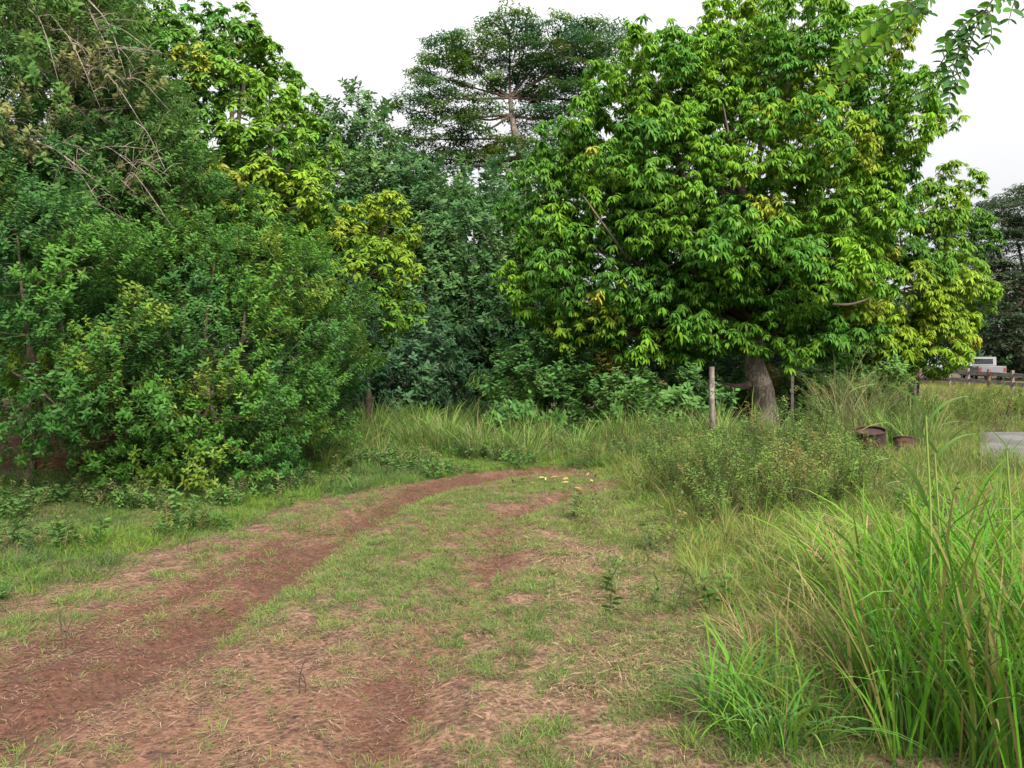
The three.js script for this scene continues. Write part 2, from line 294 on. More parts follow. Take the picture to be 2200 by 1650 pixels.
// pal: [main, second, rare, share of rare]; tones belong to whole boughs, with a little scatter from twig to twig
const flush = [[1740, 280, 17.2, 0.75], [1700, 235, 17.4, 0.5], [1235, 705, 17, 0.4], [1640, 60, 18.6, 0.5], [1950, 660, 19.6, 0.6], [2035, 650, 19.8, 0.5], [820, 480, 15.4, 0.5], [590, 450, 13.4, 0.35]].map(([x, y, d, r]) => ({ c: at(x, y, d), r }));
function boughTone(pal, p) {
  const n = fbm(p.x * 0.9 + 50, p.y * 0.9 + p.z * 0.7, 3), q = hash2(Math.floor(p.x * 91), Math.floor(p.y * 77 + p.z * 55));
  let c = mixc(pal[0], pal[1], clamp((n - 0.3) * 2.2 + (q - 0.5) * 0.7));
  if (pal[2] && hash2(Math.floor(p.x * 37 + 5), Math.floor(p.z * 43 + p.y * 61)) < pal[3]) c = mixc(c, pal[2], 0.75);
  for (const f of flush) if (f.c.distanceTo(p) < f.r + 0.35) c = mixc(c, [0.2, 0.29, 0.014], 0.6);
  return c;
}
function dress(bs, o) {                                          // leaf the boughs: returns one Copies per leaf variant
  rnd = mulberry(o.seed); const out = o.geos.map(() => new Copies());
  for (const b of bs) {
    const base = boughTone(o.pal, b.p), lx = Math.abs(b.n.y) > 0.9 ? V(1, 0, 0) : V(0, 1, 0).cross(b.n).normalize(), ly = b.n.clone().cross(lx);
    for (let k = 0; k < o.per; k++) {
      const a = R(0, 6.283), q = o.radius * Math.sqrt(rnd()), e = (1 - (q / o.radius) ** 2) * o.radius * (o.puff ?? 0.55);
      const depth = rnd() < (o.deep ?? 0.3) ? -R(0.1, o.deepBy ?? 0.6) : R(-0.12, 0.08);
      const p = b.p.clone().addScaledVector(lx, Math.cos(a) * q).addScaledVector(ly, Math.sin(a) * q * (o.flat ? 0.35 : 1)).addScaledVector(b.n, e + depth);
      if (p.y < gh(p.x, p.z) + 0.02) continue;
      const up = b.n.clone().multiplyScalar(o.out).add(V(R(-1, 1) * o.wild, R(-1, 1) * o.wild + o.up, R(-1, 1) * o.wild)).normalize();
      const j = 1 + R(-0.2, 0.2);
      out[rnd() * out.length | 0].add(p, up, R(0, 6.283), o.size * R(0.6, 1.25), [base[0] * j * (1 + R(-0.12, 0.12)), base[1] * j, base[2] * j]);
    }
  }
  return out;
}
function limbs(buf, base, fork, lobes, bs, r, twig = 0.018, share = 0.6, off = V(0, 0, 0)) {   // limbs from the fork to each lobe, twigs from the lobes to the boughs
  const f = fork.clone().sub(off);
  for (const L of lobes) {
    const e = L.c.clone().sub(off), m = f.clone().lerp(e, 0.5).add(V(R(-0.2, 0.2), -0.12 * e.distanceTo(f), R(-0.2, 0.2)));
    buf.tube(curve([f, m, e], 8), [r, Math.max(twig * 1.4, r * 0.28)], 6, [1, 1, 1], 0.3);
  }
  for (const b of bs) {
    if (rnd() > share) continue;
    const s = b.L.c.clone().sub(off), e = b.p.clone().sub(off), m = s.clone().lerp(e, 0.55).add(V(R(-0.15, 0.15), R(-0.25, 0.05), R(-0.15, 0.15)));
    buf.tube(curve([s, m, e], 4), [twig, twig * 0.4], 4);
  }
}
function plant(name, label, category, o) {                       // a tree or shrub: trunk, branches, crown
  const lobes = o.lobes.map(lobe), foot = o.foot, g = thing(name, label, category, [foot.x, gh(foot.x, foot.z), foot.z], o.group), off = g.position;
  const bs = boughs(lobes, o.gap, o.seed, o.inner); rnd = mulberry(o.seed + 5);
  if (o.trunk) {
    const tb = new Buf(), pts = [V(foot.x, off.y - 0.15, foot.z), ...(o.via || []), o.fork].map(p => p.clone().sub(off));
    tb.tube(curve(pts, 14), t => lerp(o.trunk, o.trunk * 0.62, Math.min(1, t * 1.3)) * (1 + 0.35 * Math.exp(-t * 14)), 12, [1, 1, 1], 0.28);
    mesh('trunk', tb.geo(), o.bark, g);
  }
  if (o.limbR) { const lb = new Buf(); limbs(lb, foot, o.fork, lobes, bs, o.limbR, o.twig, o.twigShare ?? 0.6, off); mesh('branches', lb.geo(), o.bark2 || o.bark, g).userData.kind = 'stuff'; }
  const sets = dress(bs, { seed: o.seed + 9, ...o.leaf });
  sets.forEach((c, i) => { if (c.m.length) c.build('crown', o.leaf.geos[i], o.leaf.mat || M.leaf, g); });
  return { g, bs, lobes };
}

// ---------------------------------------------------------------- colours of leaves (linear base colours)
const P = {
  mango: [[0.052, 0.165, 0.013], [0.14, 0.29, 0.01], [0.24, 0.28, 0.022], 0.012],
  mangoJ: [[0.05, 0.15, 0.012], [0.14, 0.26, 0.01], [0.26, 0.26, 0.022], 0.06],
  bright: [[0.065, 0.185, 0.022], [0.145, 0.28, 0.018], [0.24, 0.26, 0.025], 0.06],
  yellow: [[0.075, 0.18, 0.013], [0.18, 0.265, 0.012], [0.24, 0.23, 0.025], 0.06],
  hedge: [[0.026, 0.1, 0.018], [0.068, 0.18, 0.016], [0.13, 0.21, 0.02], 0.06],
  thicket: [[0.048, 0.125, 0.028], [0.09, 0.18, 0.032], [0.16, 0.16, 0.06], 0.1],
  teal: [[0.034, 0.105, 0.03], [0.075, 0.165, 0.04], [0.1, 0.18, 0.03], 0.1],
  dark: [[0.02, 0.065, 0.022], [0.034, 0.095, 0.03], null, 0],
  albizia: [[0.04, 0.11, 0.022], [0.1, 0.175, 0.016], [0.04, 0.125, 0.055], 0.2],
  under: [[0.05, 0.14, 0.028], [0.09, 0.195, 0.034], [0.21, 0.18, 0.03], 0.06],
  weed: [[0.075, 0.14, 0.028], [0.115, 0.19, 0.032], [0.21, 0.18, 0.06], 0.1],
};
const LD = (geos, pal, per, radius, size, o = {}) => ({ geos, pal, per, radius, size, out: 0.55, up: 0.7, wild: 0.35, ...o });

// ---------------------------------------------------------------- trees and shrubs
// the big mango tree
{
  const foot = V(at(1646, 930, 18.5).x, 0, -18.5), fork = at(1622, 700, 18.5);
  const t = plant('mango_tree', 'large round mango tree with drooping bright leaves and pale leaning trunk', 'tree', {
    foot, fork, via: [at(1640, 850, 18.4), at(1620, 780, 18.45)], trunk: 0.33, bark: B.trunk, bark2: B.mango, limbR: 0.13, twig: 0.022, twigShare: 0.8, seed: 101, gap: 0.72, inner: 0.84,
    lobes: [[1640, 140, 18.6, 150, 120, 1.8], [1590, 70, 18.8, 60, 50, 0.8], [1700, 75, 19, 80, 45, 0.9], [1800, 170, 18.8, 120, 120, 1.6], [1880, 280, 18.4, 95, 100, 1.4], [1400, 200, 18, 120, 80, 1.4], [1330, 170, 18.2, 60, 50, 0.8], [1470, 130, 18.4, 60, 40, 0.7], [1245, 320, 18.2, 85, 70, 1.1], [1185, 450, 18, 78, 80, 1.1],
      [1180, 590, 17.8, 80, 70, 1.1], [1250, 660, 17.6, 80, 65, 1], [1340, 710, 17.5, 80, 55, 1], [1390, 400, 17.2, 120, 120, 1.5], [1360, 560, 17, 110, 90, 1.2], [1540, 340, 17.6, 120, 110, 1.5], [1720, 370, 17.4, 120, 120, 1.5], [1540, 520, 16.9, 110, 110, 1.3], [1700, 560, 16.8, 110, 100, 1.3],
      [1480, 690, 17.2, 90, 60, 1], [1690, 690, 17.2, 90, 55, 1], [1810, 600, 17.8, 80, 80, 1.1], [1830, 450, 17.9, 80, 80, 1.1], [1790, 700, 17.8, 60, 45, 0.8], [1590, 420, 20, 300, 270, 2.4]],
    leaf: LD(G.mango, P.mango, 42, 0.46, 0.8, { out: 0.3, up: 1, wild: 0.25, mat: M.gloss, deep: 0.38, deepBy: 1.4, puff: 0.95 }),
  });
  // leaf whorls that can be picked apart on the side towards the track
  rnd = mulberry(140); const front = t.bs.filter(b => b.n.z > 0.15).sort((a, b) => b.p.z - a.p.z);
  const tones = [0, 1, 2, 3, 4, 5].map(i => leafMat({ clearcoat: 0.22, clearcoatRoughness: 0.36, color: new THREE.Color().setRGB(...[[0.045, 0.145, 0.016], [0.08, 0.2, 0.012], [0.11, 0.25, 0.012], [0.15, 0.27, 0.015], [0.06, 0.17, 0.016], [0.26, 0.26, 0.03]][i]) }));
  for (let i = 0; i < 290; i++) {
    const b = front[Math.floor(rnd() * front.length)], m = mesh('leaf_cluster', G.mango[i % 3], tones[hash2(i, 3) < 0.03 ? 5 : Math.floor(hash2(i, 9) * 5)], t.g);
    m.position.copy(b.p).addScaledVector(b.n, 0.4).add(V(R(-0.3, 0.3), R(-0.2, 0.25), R(-0.1, 0.1))).sub(t.g.position); m.rotation.set(R(-0.3, 0.3), R(0, 6.28), R(-0.3, 0.3)); m.scale.setScalar(R(0.7, 1.1));
  }
  const lb = new Buf(), q = p => p.clone().sub(t.g.position);
  lb.tube(curve([at(1612, 826, 18.4), at(1580, 832, 18), at(1540, 826, 17.7), at(1490, 830, 17.4), at(1430, 815, 17.2)].map(q), 14), [0.1, 0.035], 8, [1, 1, 1], 0.3);
  mesh('low_limb', lb.geo(), B.mango, t.g);
  for (const pts of [[[1345, 555, 16.6], [1300, 490, 16.2], [1250, 420, 16.1]], [[1760, 650, 16.4], [1820, 655, 16.3], [1870, 640, 16.4]], [[1570, 330, 17.2], [1562, 290, 16.9], [1550, 230, 16.9]]]) {
    const b = new Buf(); b.tube(curve(pts.map(p => q(at(...p))), 8), [0.035, 0.014], 6, [1, 1, 1], 0.3); mesh('bare_limb', b.geo(), B.mango, t.g);
  }
}
plant('mango_tree', 'smaller mango tree at the fence with a wispy leaning top', 'tree', {
  foot: V(at(1962, 850, 20.6).x, 0, -20.6), fork: at(1985, 640, 20.6), via: [at(1966, 760, 20.6)], trunk: 0.16, bark: B.mango, limbR: 0.07, twig: 0.016, seed: 151, gap: 0.58, inner: 0.82,
  lobes: [[2058, 390, 21, 22, 24, 0.35], [2000, 440, 21, 48, 36, 0.5], [1930, 505, 21, 70, 55, 0.8], [2035, 520, 20.8, 60, 60, 0.8], [1940, 620, 20.3, 90, 75, 1], [2045, 630, 20.5, 55, 75, 0.8], [1880, 700, 20.4, 65, 62, 0.8], [2000, 730, 20.3, 75, 50, 0.8], [1920, 745, 20.2, 75, 42, 0.7], [1870, 580, 21, 45, 60, 0.6]],
  leaf: LD(G.mango, P.mangoJ, 34, 0.42, 0.78, { out: 0.3, up: 1, wild: 0.25, mat: M.gloss, puff: 0.9, deep: 0.2 }),
});

// left wall of foliage
plant('leafy_shrub', 'dense small-leaved shrub overhanging the red bank at the photo edge', 'shrub', {
  foot: V(-6.2, 0, -10.2), fork: V(-5.9, 1.3, -10), trunk: 0.06, bark: B.brown, limbR: 0.028, twig: 0.009, seed: 201, gap: 0.5, inner: 0.86,
  lobes: [[40, 500, 9.8, 120, 110, 0.9], [110, 590, 9.5, 160, 130, 1], [60, 720, 9.3, 180, 130, 0.9], [210, 720, 9.6, 120, 120, 0.8], [90, 840, 9.1, 150, 90, 0.8], [240, 840, 9.4, 120, 110, 0.8], [-110, 650, 9.8, 170, 280, 1.2], [80, 925, 9, 70, 40, 0.4], [170, 950, 9.3, 60, 60, 0.4]],
  leaf: LD(G.small, P.hedge, 34, 0.34, 0.8, { mat: M.gloss, deep: 0.35, puff: 0.9 }),
});
plant('leafy_shrub', 'tall dark green shrub whose foliage reaches down to the grass verge', 'shrub', {
  foot: V(-4.3, 0, -11.2), fork: V(-4.2, 1.1, -11.1), trunk: 0.06, bark: B.brown, limbR: 0.028, twig: 0.009, seed: 211, gap: 0.5, inner: 0.86,
  lobes: [[200, 420, 11.2, 110, 90, 0.8], [340, 440, 11.8, 130, 100, 0.9], [470, 520, 12.2, 120, 90, 0.9], [600, 590, 12.4, 90, 80, 0.8], [260, 520, 11.6, 150, 120, 1.1], [400, 620, 11.2, 150, 110, 1.1], [530, 640, 11.6, 130, 110, 1], [330, 740, 10.7, 140, 110, 0.9], [480, 770, 10.7, 150, 110, 0.9], [620, 760, 11.6, 110, 110, 0.9], [380, 880, 10.3, 130, 100, 0.8], [520, 900, 10.4, 130, 100, 0.8], [640, 880, 11.4, 90, 90, 0.7], [280, 940, 10, 100, 90, 0.6], [430, 990, 10.1, 150, 60, 0.6], [570, 1000, 10.5, 80, 50, 0.5], [420, 760, 12, 330, 280, 1]],
  leaf: LD(G.small, P.hedge, 34, 0.34, 0.8, { mat: M.gloss, deep: 0.35, puff: 0.9 }),
});
plant('leafy_shrub', 'rounded shrub between the tall dark shrub and the long grass', 'shrub', {
  foot: V(-3.6, 0, -14), fork: V(-3.6, 0.8, -14), trunk: 0.06, bark: B.brown, limbR: 0.035, twig: 0.012, seed: 221, gap: 0.42, inner: 0.86,
  lobes: [[690, 800, 13.5, 80, 90, 0.9], [650, 900, 13, 80, 70, 0.8], [700, 700, 14, 90, 80, 0.9]],
  leaf: LD(G.small, [[0.025, 0.08, 0.03], [0.045, 0.115, 0.03], null, 0], 11, 0.3, 1.05, { mat: M.gloss, deep: 0.35 }),
});
const thicketT = plant('twiggy_tree', 'twiggy grey-branched tree with thin leaves and many bare stems', 'tree', {
  foot: V(-7.2, 0, -12.4), fork: V(-7, 2.4, -12.2), trunk: 0.16, bark: B.grey, limbR: 0.06, twig: 0.011, twigShare: 0.7, seed: 231, gap: 0.44, inner: 0.8,
  lobes: [[60, 110, 11.4, 190, 150, 1.2], [200, 240, 11.4, 160, 130, 1.1], [50, 330, 11, 160, 130, 1], [300, 380, 11.7, 130, 100, 0.9], [170, 20, 11.8, 120, 80, 1.1], [-110, 220, 11, 170, 260, 1.2], [150, 440, 11, 130, 80, 0.8]],
  leaf: LD([G.weed[0], G.small[0], G.small[1]], P.thicket, 23, 0.44, 1.1, { mat: M.leaf, wild: 0.7, deep: 0.4, deepBy: 0.7 }),
});
{ // long bare stems arching out of it
  rnd = mulberry(240);
  for (let i = 0; i < 46; i++) {
    const px = R(-60, 330), py = R(60, 470), d = R(10, 10.9), l = R(70, 200), a = R(-0.5, 1.25), b = new Buf(), s = at(px - l * Math.cos(a) * 0.6, py - l * Math.sin(a) * 0.55, d + 0.5).sub(thicketT.g.position), e = at(px + l * Math.cos(a) * 0.6, py + l * Math.sin(a) * 0.6, d + R(-0.3, 0.3)).sub(thicketT.g.position);
    const m = s.clone().lerp(e, 0.5).add(V(R(-0.05, 0.1), R(0.08, 0.3), R(0, 0.3))), c = curve([s, m, e], 10), r = R(0.006, 0.014);
    b.tube(c, [r, 0.003], 5);
    for (let k = 0; k < 5; k++) { const p = c[2 + Math.floor(rnd() * 8)], q = p.clone().add(V(R(-0.3, 0.4), R(-0.35, 0.25), R(-0.2, 0.2))); b.tube(curve([p, p.clone().lerp(q, 0.5).add(V(0, R(0, 0.08), 0)), q], 4), [0.005, 0.002], 3); }
    mesh('bare_stem', b.geo(), B.pale, thicketT.g);
  }
}
plant('broadleaf_tree', 'bright yellow-green tree rising behind the dark shrub against the sky', 'tree', {
  foot: V(-6, 0, -15.2), fork: V(-5.6, 3, -15), trunk: 0.2, bark: B.grey, limbR: 0.09, twig: 0.016, seed: 251, gap: 0.6, inner: 0.84,
  lobes: [[170, 70, 13.6, 110, 110, 1], [250, 190, 13.2, 110, 100, 0.9], [320, 300, 13, 100, 90, 0.9], [190, 60, 15.2, 110, 110, 1.2], [320, 150, 14.6, 120, 90, 1.1], [420, 130, 14.8, 80, 70, 0.9], [500, 120, 14.9, 65, 65, 0.7], [535, 150, 14.9, 40, 40, 0.4], [450, 230, 14.3, 110, 90, 1], [590, 290, 14.2, 85, 75, 0.9], [640, 310, 14.4, 50, 55, 0.6], [400, 330, 14, 130, 90, 1.1], [530, 390, 13.8, 120, 80, 0.9], [610, 450, 13.8, 70, 65, 0.7], [330, 480, 13.8, 130, 100, 0.9], [480, 500, 13.4, 140, 70, 0.9], [420, 330, 15.6, 230, 250, 1.2]],
  leaf: LD(G.broad, P.bright, 30, 0.42, 0.82, { out: 0.35, up: 0.9, wild: 0.3, puff: 0.95, deep: 0.2, mat: M.gloss }),
});
plant('broadleaf_tree', 'small yellowish tree between the dark shrub and the dense wood', 'tree', {
  foot: V(-2.9, 0, -16.2), fork: V(-2.9, 1.8, -16), trunk: 0.09, bark: B.brown, limbR: 0.05, twig: 0.014, seed: 261, gap: 0.56, inner: 0.84,
  lobes: [[745, 510, 15.8, 75, 60, 0.8], [825, 490, 15.6, 52, 50, 0.6], [790, 590, 15.3, 85, 65, 0.8], [850, 640, 15.6, 38, 45, 0.4], [700, 600, 15.6, 70, 80, 0.8], [800, 690, 15.4, 80, 55, 0.7], [730, 720, 15.4, 70, 70, 0.7]],
  leaf: LD(G.broad, P.yellow, 26, 0.38, 0.8, { out: 0.35, up: 0.9, wild: 0.3, puff: 0.95, deep: 0.2 }),
});
// the wood in the middle
const midleaf = (pal, o = {}) => LD(G.mid, pal, 16, 0.46, 1.15, { deep: 0.3, puff: 0.9, mat: M.gloss, ...o });
plant('forest_tree', 'blue-green tree with a small loose spire top against the sky', 'tree', {
  foot: V(-6, 0, -27.5), fork: V(-5.6, 4.5, -27.3), trunk: 0.18, bark: B.grey, limbR: 0.08, twig: 0.02, seed: 301, gap: 0.66, inner: 0.84,
  lobes: [[785, 252, 27, 34, 32, 0.5], [715, 300, 27, 40, 40, 0.7], [765, 335, 27, 60, 50, 1.1], [850, 415, 26.6, 75, 55, 1.2], [700, 390, 26.6, 70, 70, 1.2], [770, 440, 26.2, 110, 75, 1.3], [890, 490, 26, 80, 55, 1.2], [720, 540, 25.6, 110, 90, 1.3], [840, 560, 25.6, 110, 90, 1.3]],
  leaf: midleaf(P.teal, { size: 1.3, radius: 0.5 }),
});
plant('forest_tree', 'wide blue-green tree standing beside the mango with dark gaps low down', 'tree', {
  foot: V(-1, 0, -27.5), fork: V(-1.2, 3, -27), trunk: 0.2, bark: B.grey, limbR: 0.09, twig: 0.02, seed: 311, gap: 0.64, inner: 0.84,
  lobes: [[945, 500, 25.4, 75, 70, 1.2], [1020, 490, 26, 85, 65, 1.3], [990, 560, 25, 110, 90, 1.4], [1080, 570, 25.6, 90, 110, 1.3], [930, 640, 24.4, 90, 80, 1.2], [1060, 690, 24.6, 110, 90, 1.3], [960, 720, 24.6, 80, 60, 1.1], [1130, 660, 26, 90, 130, 1.3], [1020, 600, 27, 170, 170, 1.5]],
  leaf: midleaf(P.teal, { size: 1.25, radius: 0.48 }),
});
plant('forest_tree', 'thin airy tree with sky gaps behind the mango shoulder', 'tree', {
  foot: V(1, 0, -31), fork: V(0.8, 5, -31), trunk: 0.14, bark: B.grey, limbR: 0.06, twig: 0.02, seed: 321, gap: 0.8, inner: 0.8,
  lobes: [[1060, 420, 30.5, 90, 40, 1.6], [1140, 430, 31, 80, 60, 1.6], [1130, 370, 31.5, 60, 26, 1.2], [970, 410, 30, 70, 34, 1.2]],
  leaf: midleaf(P.teal, { per: 6, size: 1.2 }),
});
plant('forest_shrub', 'low blue-green shrub above the long grass near the yellowish tree', 'shrub', {
  foot: V(-3.6, 0, -20.5), fork: V(-3.6, 0.9, -20.5), trunk: 0.07, bark: B.brown, limbR: 0.04, twig: 0.014, seed: 331, gap: 0.55, inner: 0.86,
  lobes: [[780, 770, 20.4, 90, 70, 1], [870, 790, 20.6, 80, 80, 0.9], [740, 830, 18.6, 60, 60, 0.7], [830, 850, 20, 80, 50, 0.8], [910, 850, 21, 60, 50, 0.7]],
  leaf: midleaf([[0.026, 0.08, 0.036], [0.045, 0.115, 0.044], null, 0]),
});
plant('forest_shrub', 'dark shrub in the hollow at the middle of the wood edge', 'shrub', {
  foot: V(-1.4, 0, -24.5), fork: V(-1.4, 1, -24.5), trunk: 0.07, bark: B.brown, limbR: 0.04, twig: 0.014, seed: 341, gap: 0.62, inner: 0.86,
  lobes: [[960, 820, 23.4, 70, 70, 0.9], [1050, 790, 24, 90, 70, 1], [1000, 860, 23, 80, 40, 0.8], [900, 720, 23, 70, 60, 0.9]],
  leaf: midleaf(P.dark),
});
// flat-topped tree far behind
{
  const d = 40, foot = V(at(1140, 800, d).x, 0, -d), g0 = [1140, 800];
  const lob = [[1095, 62, 40, 75, 26, 2.2], [1185, 82, 41, 120, 22, 2.8], [1000, 108, 39.4, 100, 26, 2.4], [1290, 82, 42, 70, 24, 2], [1240, 118, 40.4, 120, 20, 2.6], [1120, 125, 41, 130, 20, 3], [950, 150, 39, 62, 40, 1.8], [930, 195, 38.6, 55, 30, 1.6], [1010, 178, 40, 70, 16, 2], [1220, 160, 41.4, 100, 16, 2.4], [1150, 175, 42, 100, 14, 2.4], [905, 228, 38.4, 60, 24, 1.6], [990, 228, 39.4, 90, 14, 2], [1210, 205, 41, 90, 13, 2.4], [1170, 245, 41, 80, 12, 2], [915, 285, 38.6, 62, 26, 1.6], [990, 268, 39, 60, 12, 1.6], [1040, 306, 40, 110, 11, 2], [890, 315, 38.8, 60, 26, 1.6], [1080, 335, 40, 90, 11, 2], [1180, 290, 41, 80, 14, 2], [960, 340, 39.6, 70, 14, 1.8]];
  const lobes = lob.map(l => lobe([l[0], l[1] + 8, l[2], l[3] * 0.95, l[4] * 0.62, l[5]])), g = thing('umbrella_tree', 'tall flat-topped tree with layered feathery foliage and forked grey trunk', 'tree', [foot.x, gh(foot.x, foot.z), foot.z]), off = g.position, q = p => p.clone().sub(off);
  const bs = boughs(lobes, 0.8, 401, 0.8); rnd = mulberry(402);
  const tb = new Buf(); tb.tube(curve([V(foot.x, off.y - 0.2, foot.z), at(1150, 600, d), at(1120, 345, d), at(1102, 270, d), at(1096, 215, d)].map(q), 24), t => lerp(0.32, 0.1, t), 10, [1, 1, 1], 0.2); mesh('trunk', tb.geo(), B.grey, g);
  const fk = [[1096, 215], [1100, 250], [1108, 300], [1116, 340]];
  const lb = new Buf();
  lobes.forEach((L, i) => { const py = lob[i][1], f = at(...fk[py < 150 ? 0 : py < 215 ? 0 : py < 270 ? 1 : py < 310 ? 2 : 3], d), e = L.c.clone().add(V(0, -L.r.y * 0.6, 0)); lb.tube(curve([q(f), q(f.clone().lerp(e, 0.5).add(V(0, -0.25 + R(-0.2, 0.3), 0))), q(e)], 10), [0.07, 0.025], 6, [1, 1, 1], 0.2); });
  for (const b of bs) { const s = b.L.c.clone().add(V(0, -b.L.r.y * 0.6, 0)); lb.tube(curve([q(s), q(s.clone().lerp(b.p, 0.5).add(V(0, R(-0.25, 0), 0))), q(b.p)], 4), [0.022, 0.008], 4); }
  mesh('branches', lb.geo(), B.brown, g).userData.kind = 'stuff';
  dress(bs, { seed: 403, ...LD(G.feather, P.albizia, 3, 0.48, 0.82, { out: 0.1, up: 1, wild: 0.45, puff: 0.1, flat: true, deep: 0.1, deepBy: 0.2 }) }).forEach((c, i) => c.build('crown', G.feather[i], M.leaf, g));
}
// far trees at the photo's edge, beyond the small mango
plant('feathery_tree', 'grey-green feathery tree beyond the rail fence', 'tree', {
  foot: V(33, 0, -50), fork: V(32, 6, -49.5), trunk: 0.3, bark: B.grey, limbR: 0.14, twig: 0.03, seed: 411, gap: 0.9, inner: 0.82,
  lobes: [[2120, 500, 48.5, 50, 36, 2], [2110, 600, 48, 60, 60, 2], [2140, 670, 48, 70, 60, 2], [2170, 470, 49, 80, 36, 2.6], [2230, 440, 50, 90, 40, 2.6], [2140, 530, 48.5, 50, 40, 2], [2210, 540, 48, 90, 50, 2.6], [2160, 600, 48, 60, 45, 2.2], [2240, 620, 48, 90, 70, 2.6]],
  leaf: LD(G.feather, [[0.035, 0.07, 0.035], [0.055, 0.09, 0.035], null, 0], 5, 0.6, 1, { out: 0.1, up: 1, wild: 0.25, deep: 0.3 }),
});
plant('vine_thicket', 'dark brownish tangle hanging behind the parked pickup', 'thicket', {
  foot: V(39.8, 0, -63.5), fork: V(39.8, 2.4, -63.5), trunk: 0.14, bark: B.brown, limbR: 0.08, twig: 0.03, twigShare: 1, seed: 421, gap: 0.85, inner: 0.84,
  lobes: [[2180, 660, 63, 90, 70, 2], [2150, 730, 62.5, 60, 45, 2], [2230, 740, 62, 80, 60, 2], [2090, 740, 64, 60, 45, 1.6]].map(l => l),
  leaf: LD(G.far, [[0.03, 0.045, 0.025], [0.05, 0.06, 0.03], null, 0], 9, 0.6, 1.2, { deep: 0.4 }),
});
// understorey below the mango
plant('understorey_shrub', 'mixed green and yellow shrub left of the mango trunk, the tallest of three', 'shrub', {
  foot: V(0.9, 0, -17.8), fork: V(0.9, 0.6, -17.8), trunk: 0.06, bark: B.brown, limbR: 0.035, twig: 0.014, seed: 431, gap: 0.48, inner: 0.85,
  lobes: [[1120, 825, 18, 60, 42, 0.7], [1190, 805, 17.8, 65, 48, 0.7], [1130, 880, 17.2, 75, 36, 0.6], [1230, 865, 17.2, 70, 44, 0.6], [1280, 845, 17.4, 48, 40, 0.5]],
  leaf: midleaf(P.under, { size: 1.05, radius: 0.36 }),
});
plant('understorey_shrub', 'glossy low shrub with upright pale leaves next to the fence post', 'shrub', {
  foot: V(2.9, 0, -16.8), fork: V(2.9, 0.4, -16.8), trunk: 0.05, bark: B.brown, limbR: 0.03, twig: 0.012, seed: 441, gap: 0.46, inner: 0.85,
  lobes: [[1350, 865, 16.8, 62, 32, 0.6], [1440, 865, 16.6, 62, 36, 0.6], [1390, 905, 16, 55, 28, 0.45], [1490, 890, 16.4, 42, 32, 0.45]],
  leaf: midleaf([[0.05, 0.135, 0.03], [0.085, 0.19, 0.036], null, 0], { size: 1, radius: 0.34 }),
});
plant('understorey_shrub', 'low shrub filling the space behind the mango trunk', 'shrub', {
  foot: V(6.2, 0, -21), fork: V(6.2, 0.6, -21), trunk: 0.05, bark: B.brown, limbR: 0.03, twig: 0.012, seed: 451, gap: 0.48, inner: 0.85,
  lobes: [[1560, 862, 20.4, 60, 40, 0.6], [1700, 860, 20.8, 80, 50, 0.7], [1790, 850, 20.4, 70, 60, 0.7], [1860, 830, 20, 60, 60, 0.7]],
  leaf: midleaf(P.under, { size: 1, radius: 0.34 }),
});
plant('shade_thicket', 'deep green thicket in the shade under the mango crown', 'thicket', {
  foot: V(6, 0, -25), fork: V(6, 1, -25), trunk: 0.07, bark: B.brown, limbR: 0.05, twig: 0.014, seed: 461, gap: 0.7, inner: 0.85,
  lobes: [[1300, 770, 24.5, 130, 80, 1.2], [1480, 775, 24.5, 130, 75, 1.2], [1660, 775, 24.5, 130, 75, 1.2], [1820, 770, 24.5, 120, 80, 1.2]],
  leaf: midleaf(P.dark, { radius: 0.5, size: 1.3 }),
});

// far wood along the horizon, one mass
{
  const L = []; rnd = mulberry(470);
  for (let k = 0; k < 40; k++) { const px = -900 + k * 95; L.push([px, 760 - R(0, 70), R(62, 72), 110, R(70, 130), 4]); }
  for (let k = 0; k < 9; k++) L.push([-1300 + k * 260, R(560, 640), R(30, 34), 190, 200, 3]);
  for (let k = 0; k < 9; k++) L.push([-250 + k * 110, R(600, 680), R(18.5, 20), 110, 190, 0.8]);
  for (let k = 0; k < 5; k++) L.push([820 + k * 80, R(520, 580), R(33, 35), 100, 120, 1.5]);
  const bs = boughs(L.map(lobe), 1.4, 471, 0.85), c = dress(bs, { seed: 472, ...LD(G.far, P.dark, 9, 1.3, 2.4, { deep: 0.4 }) });
  const geo = G.far[0], all = new Copies(); for (const s of c) { all.m.push(...s.m); all.c.push(...s.c); }
  tag(all.build('forest', geo, M.leaf), 'dark wood closing off the view behind the trees and shrubs', 'forest', null, 'stuff');
}

// ---------------------------------------------------------------- grass
function blade(buf, base, dir, len, wid, bend, segs, col) { // a strap-like blade
  const p = base.clone(), d = dir.clone().normalize(), side = V(-d.z, 0, d.x); if (side.lengthSq() < 1e-3) side.set(1, 0, 0); side.normalize().applyAxisAngle(V(0, 1, 0), R(-0.9, 0.9));
  const out = V(d.x, 0, d.z); if (out.lengthSq() < 1e-4) out.set(R(-1, 1), 0, R(-1, 1)); out.normalize(); let pr = null;
  for (let s = 0; s <= segs; s++) {
    const t = s / segs, w = wid * 0.5 * (s === segs ? 0.02 : Math.min(1, 0.55 + t * 1.6) * Math.pow(1 - t, 0.45));
    const l = buf.v(p.x - side.x * w, p.y - side.y * w, p.z - side.z * w, 0, t, col), r = buf.v(p.x + side.x * w, p.y + side.y * w, p.z + side.z * w, 1, t, col);
    if (pr) buf.i.push(pr[0], pr[1], r, pr[0], r, l); pr = [l, r];
    d.addScaledVector(out, bend / segs * (0.4 + t)); d.y -= bend / segs * (0.35 + 1.5 * t * t); d.normalize(); p.addScaledVector(d, len / segs);
  }
}
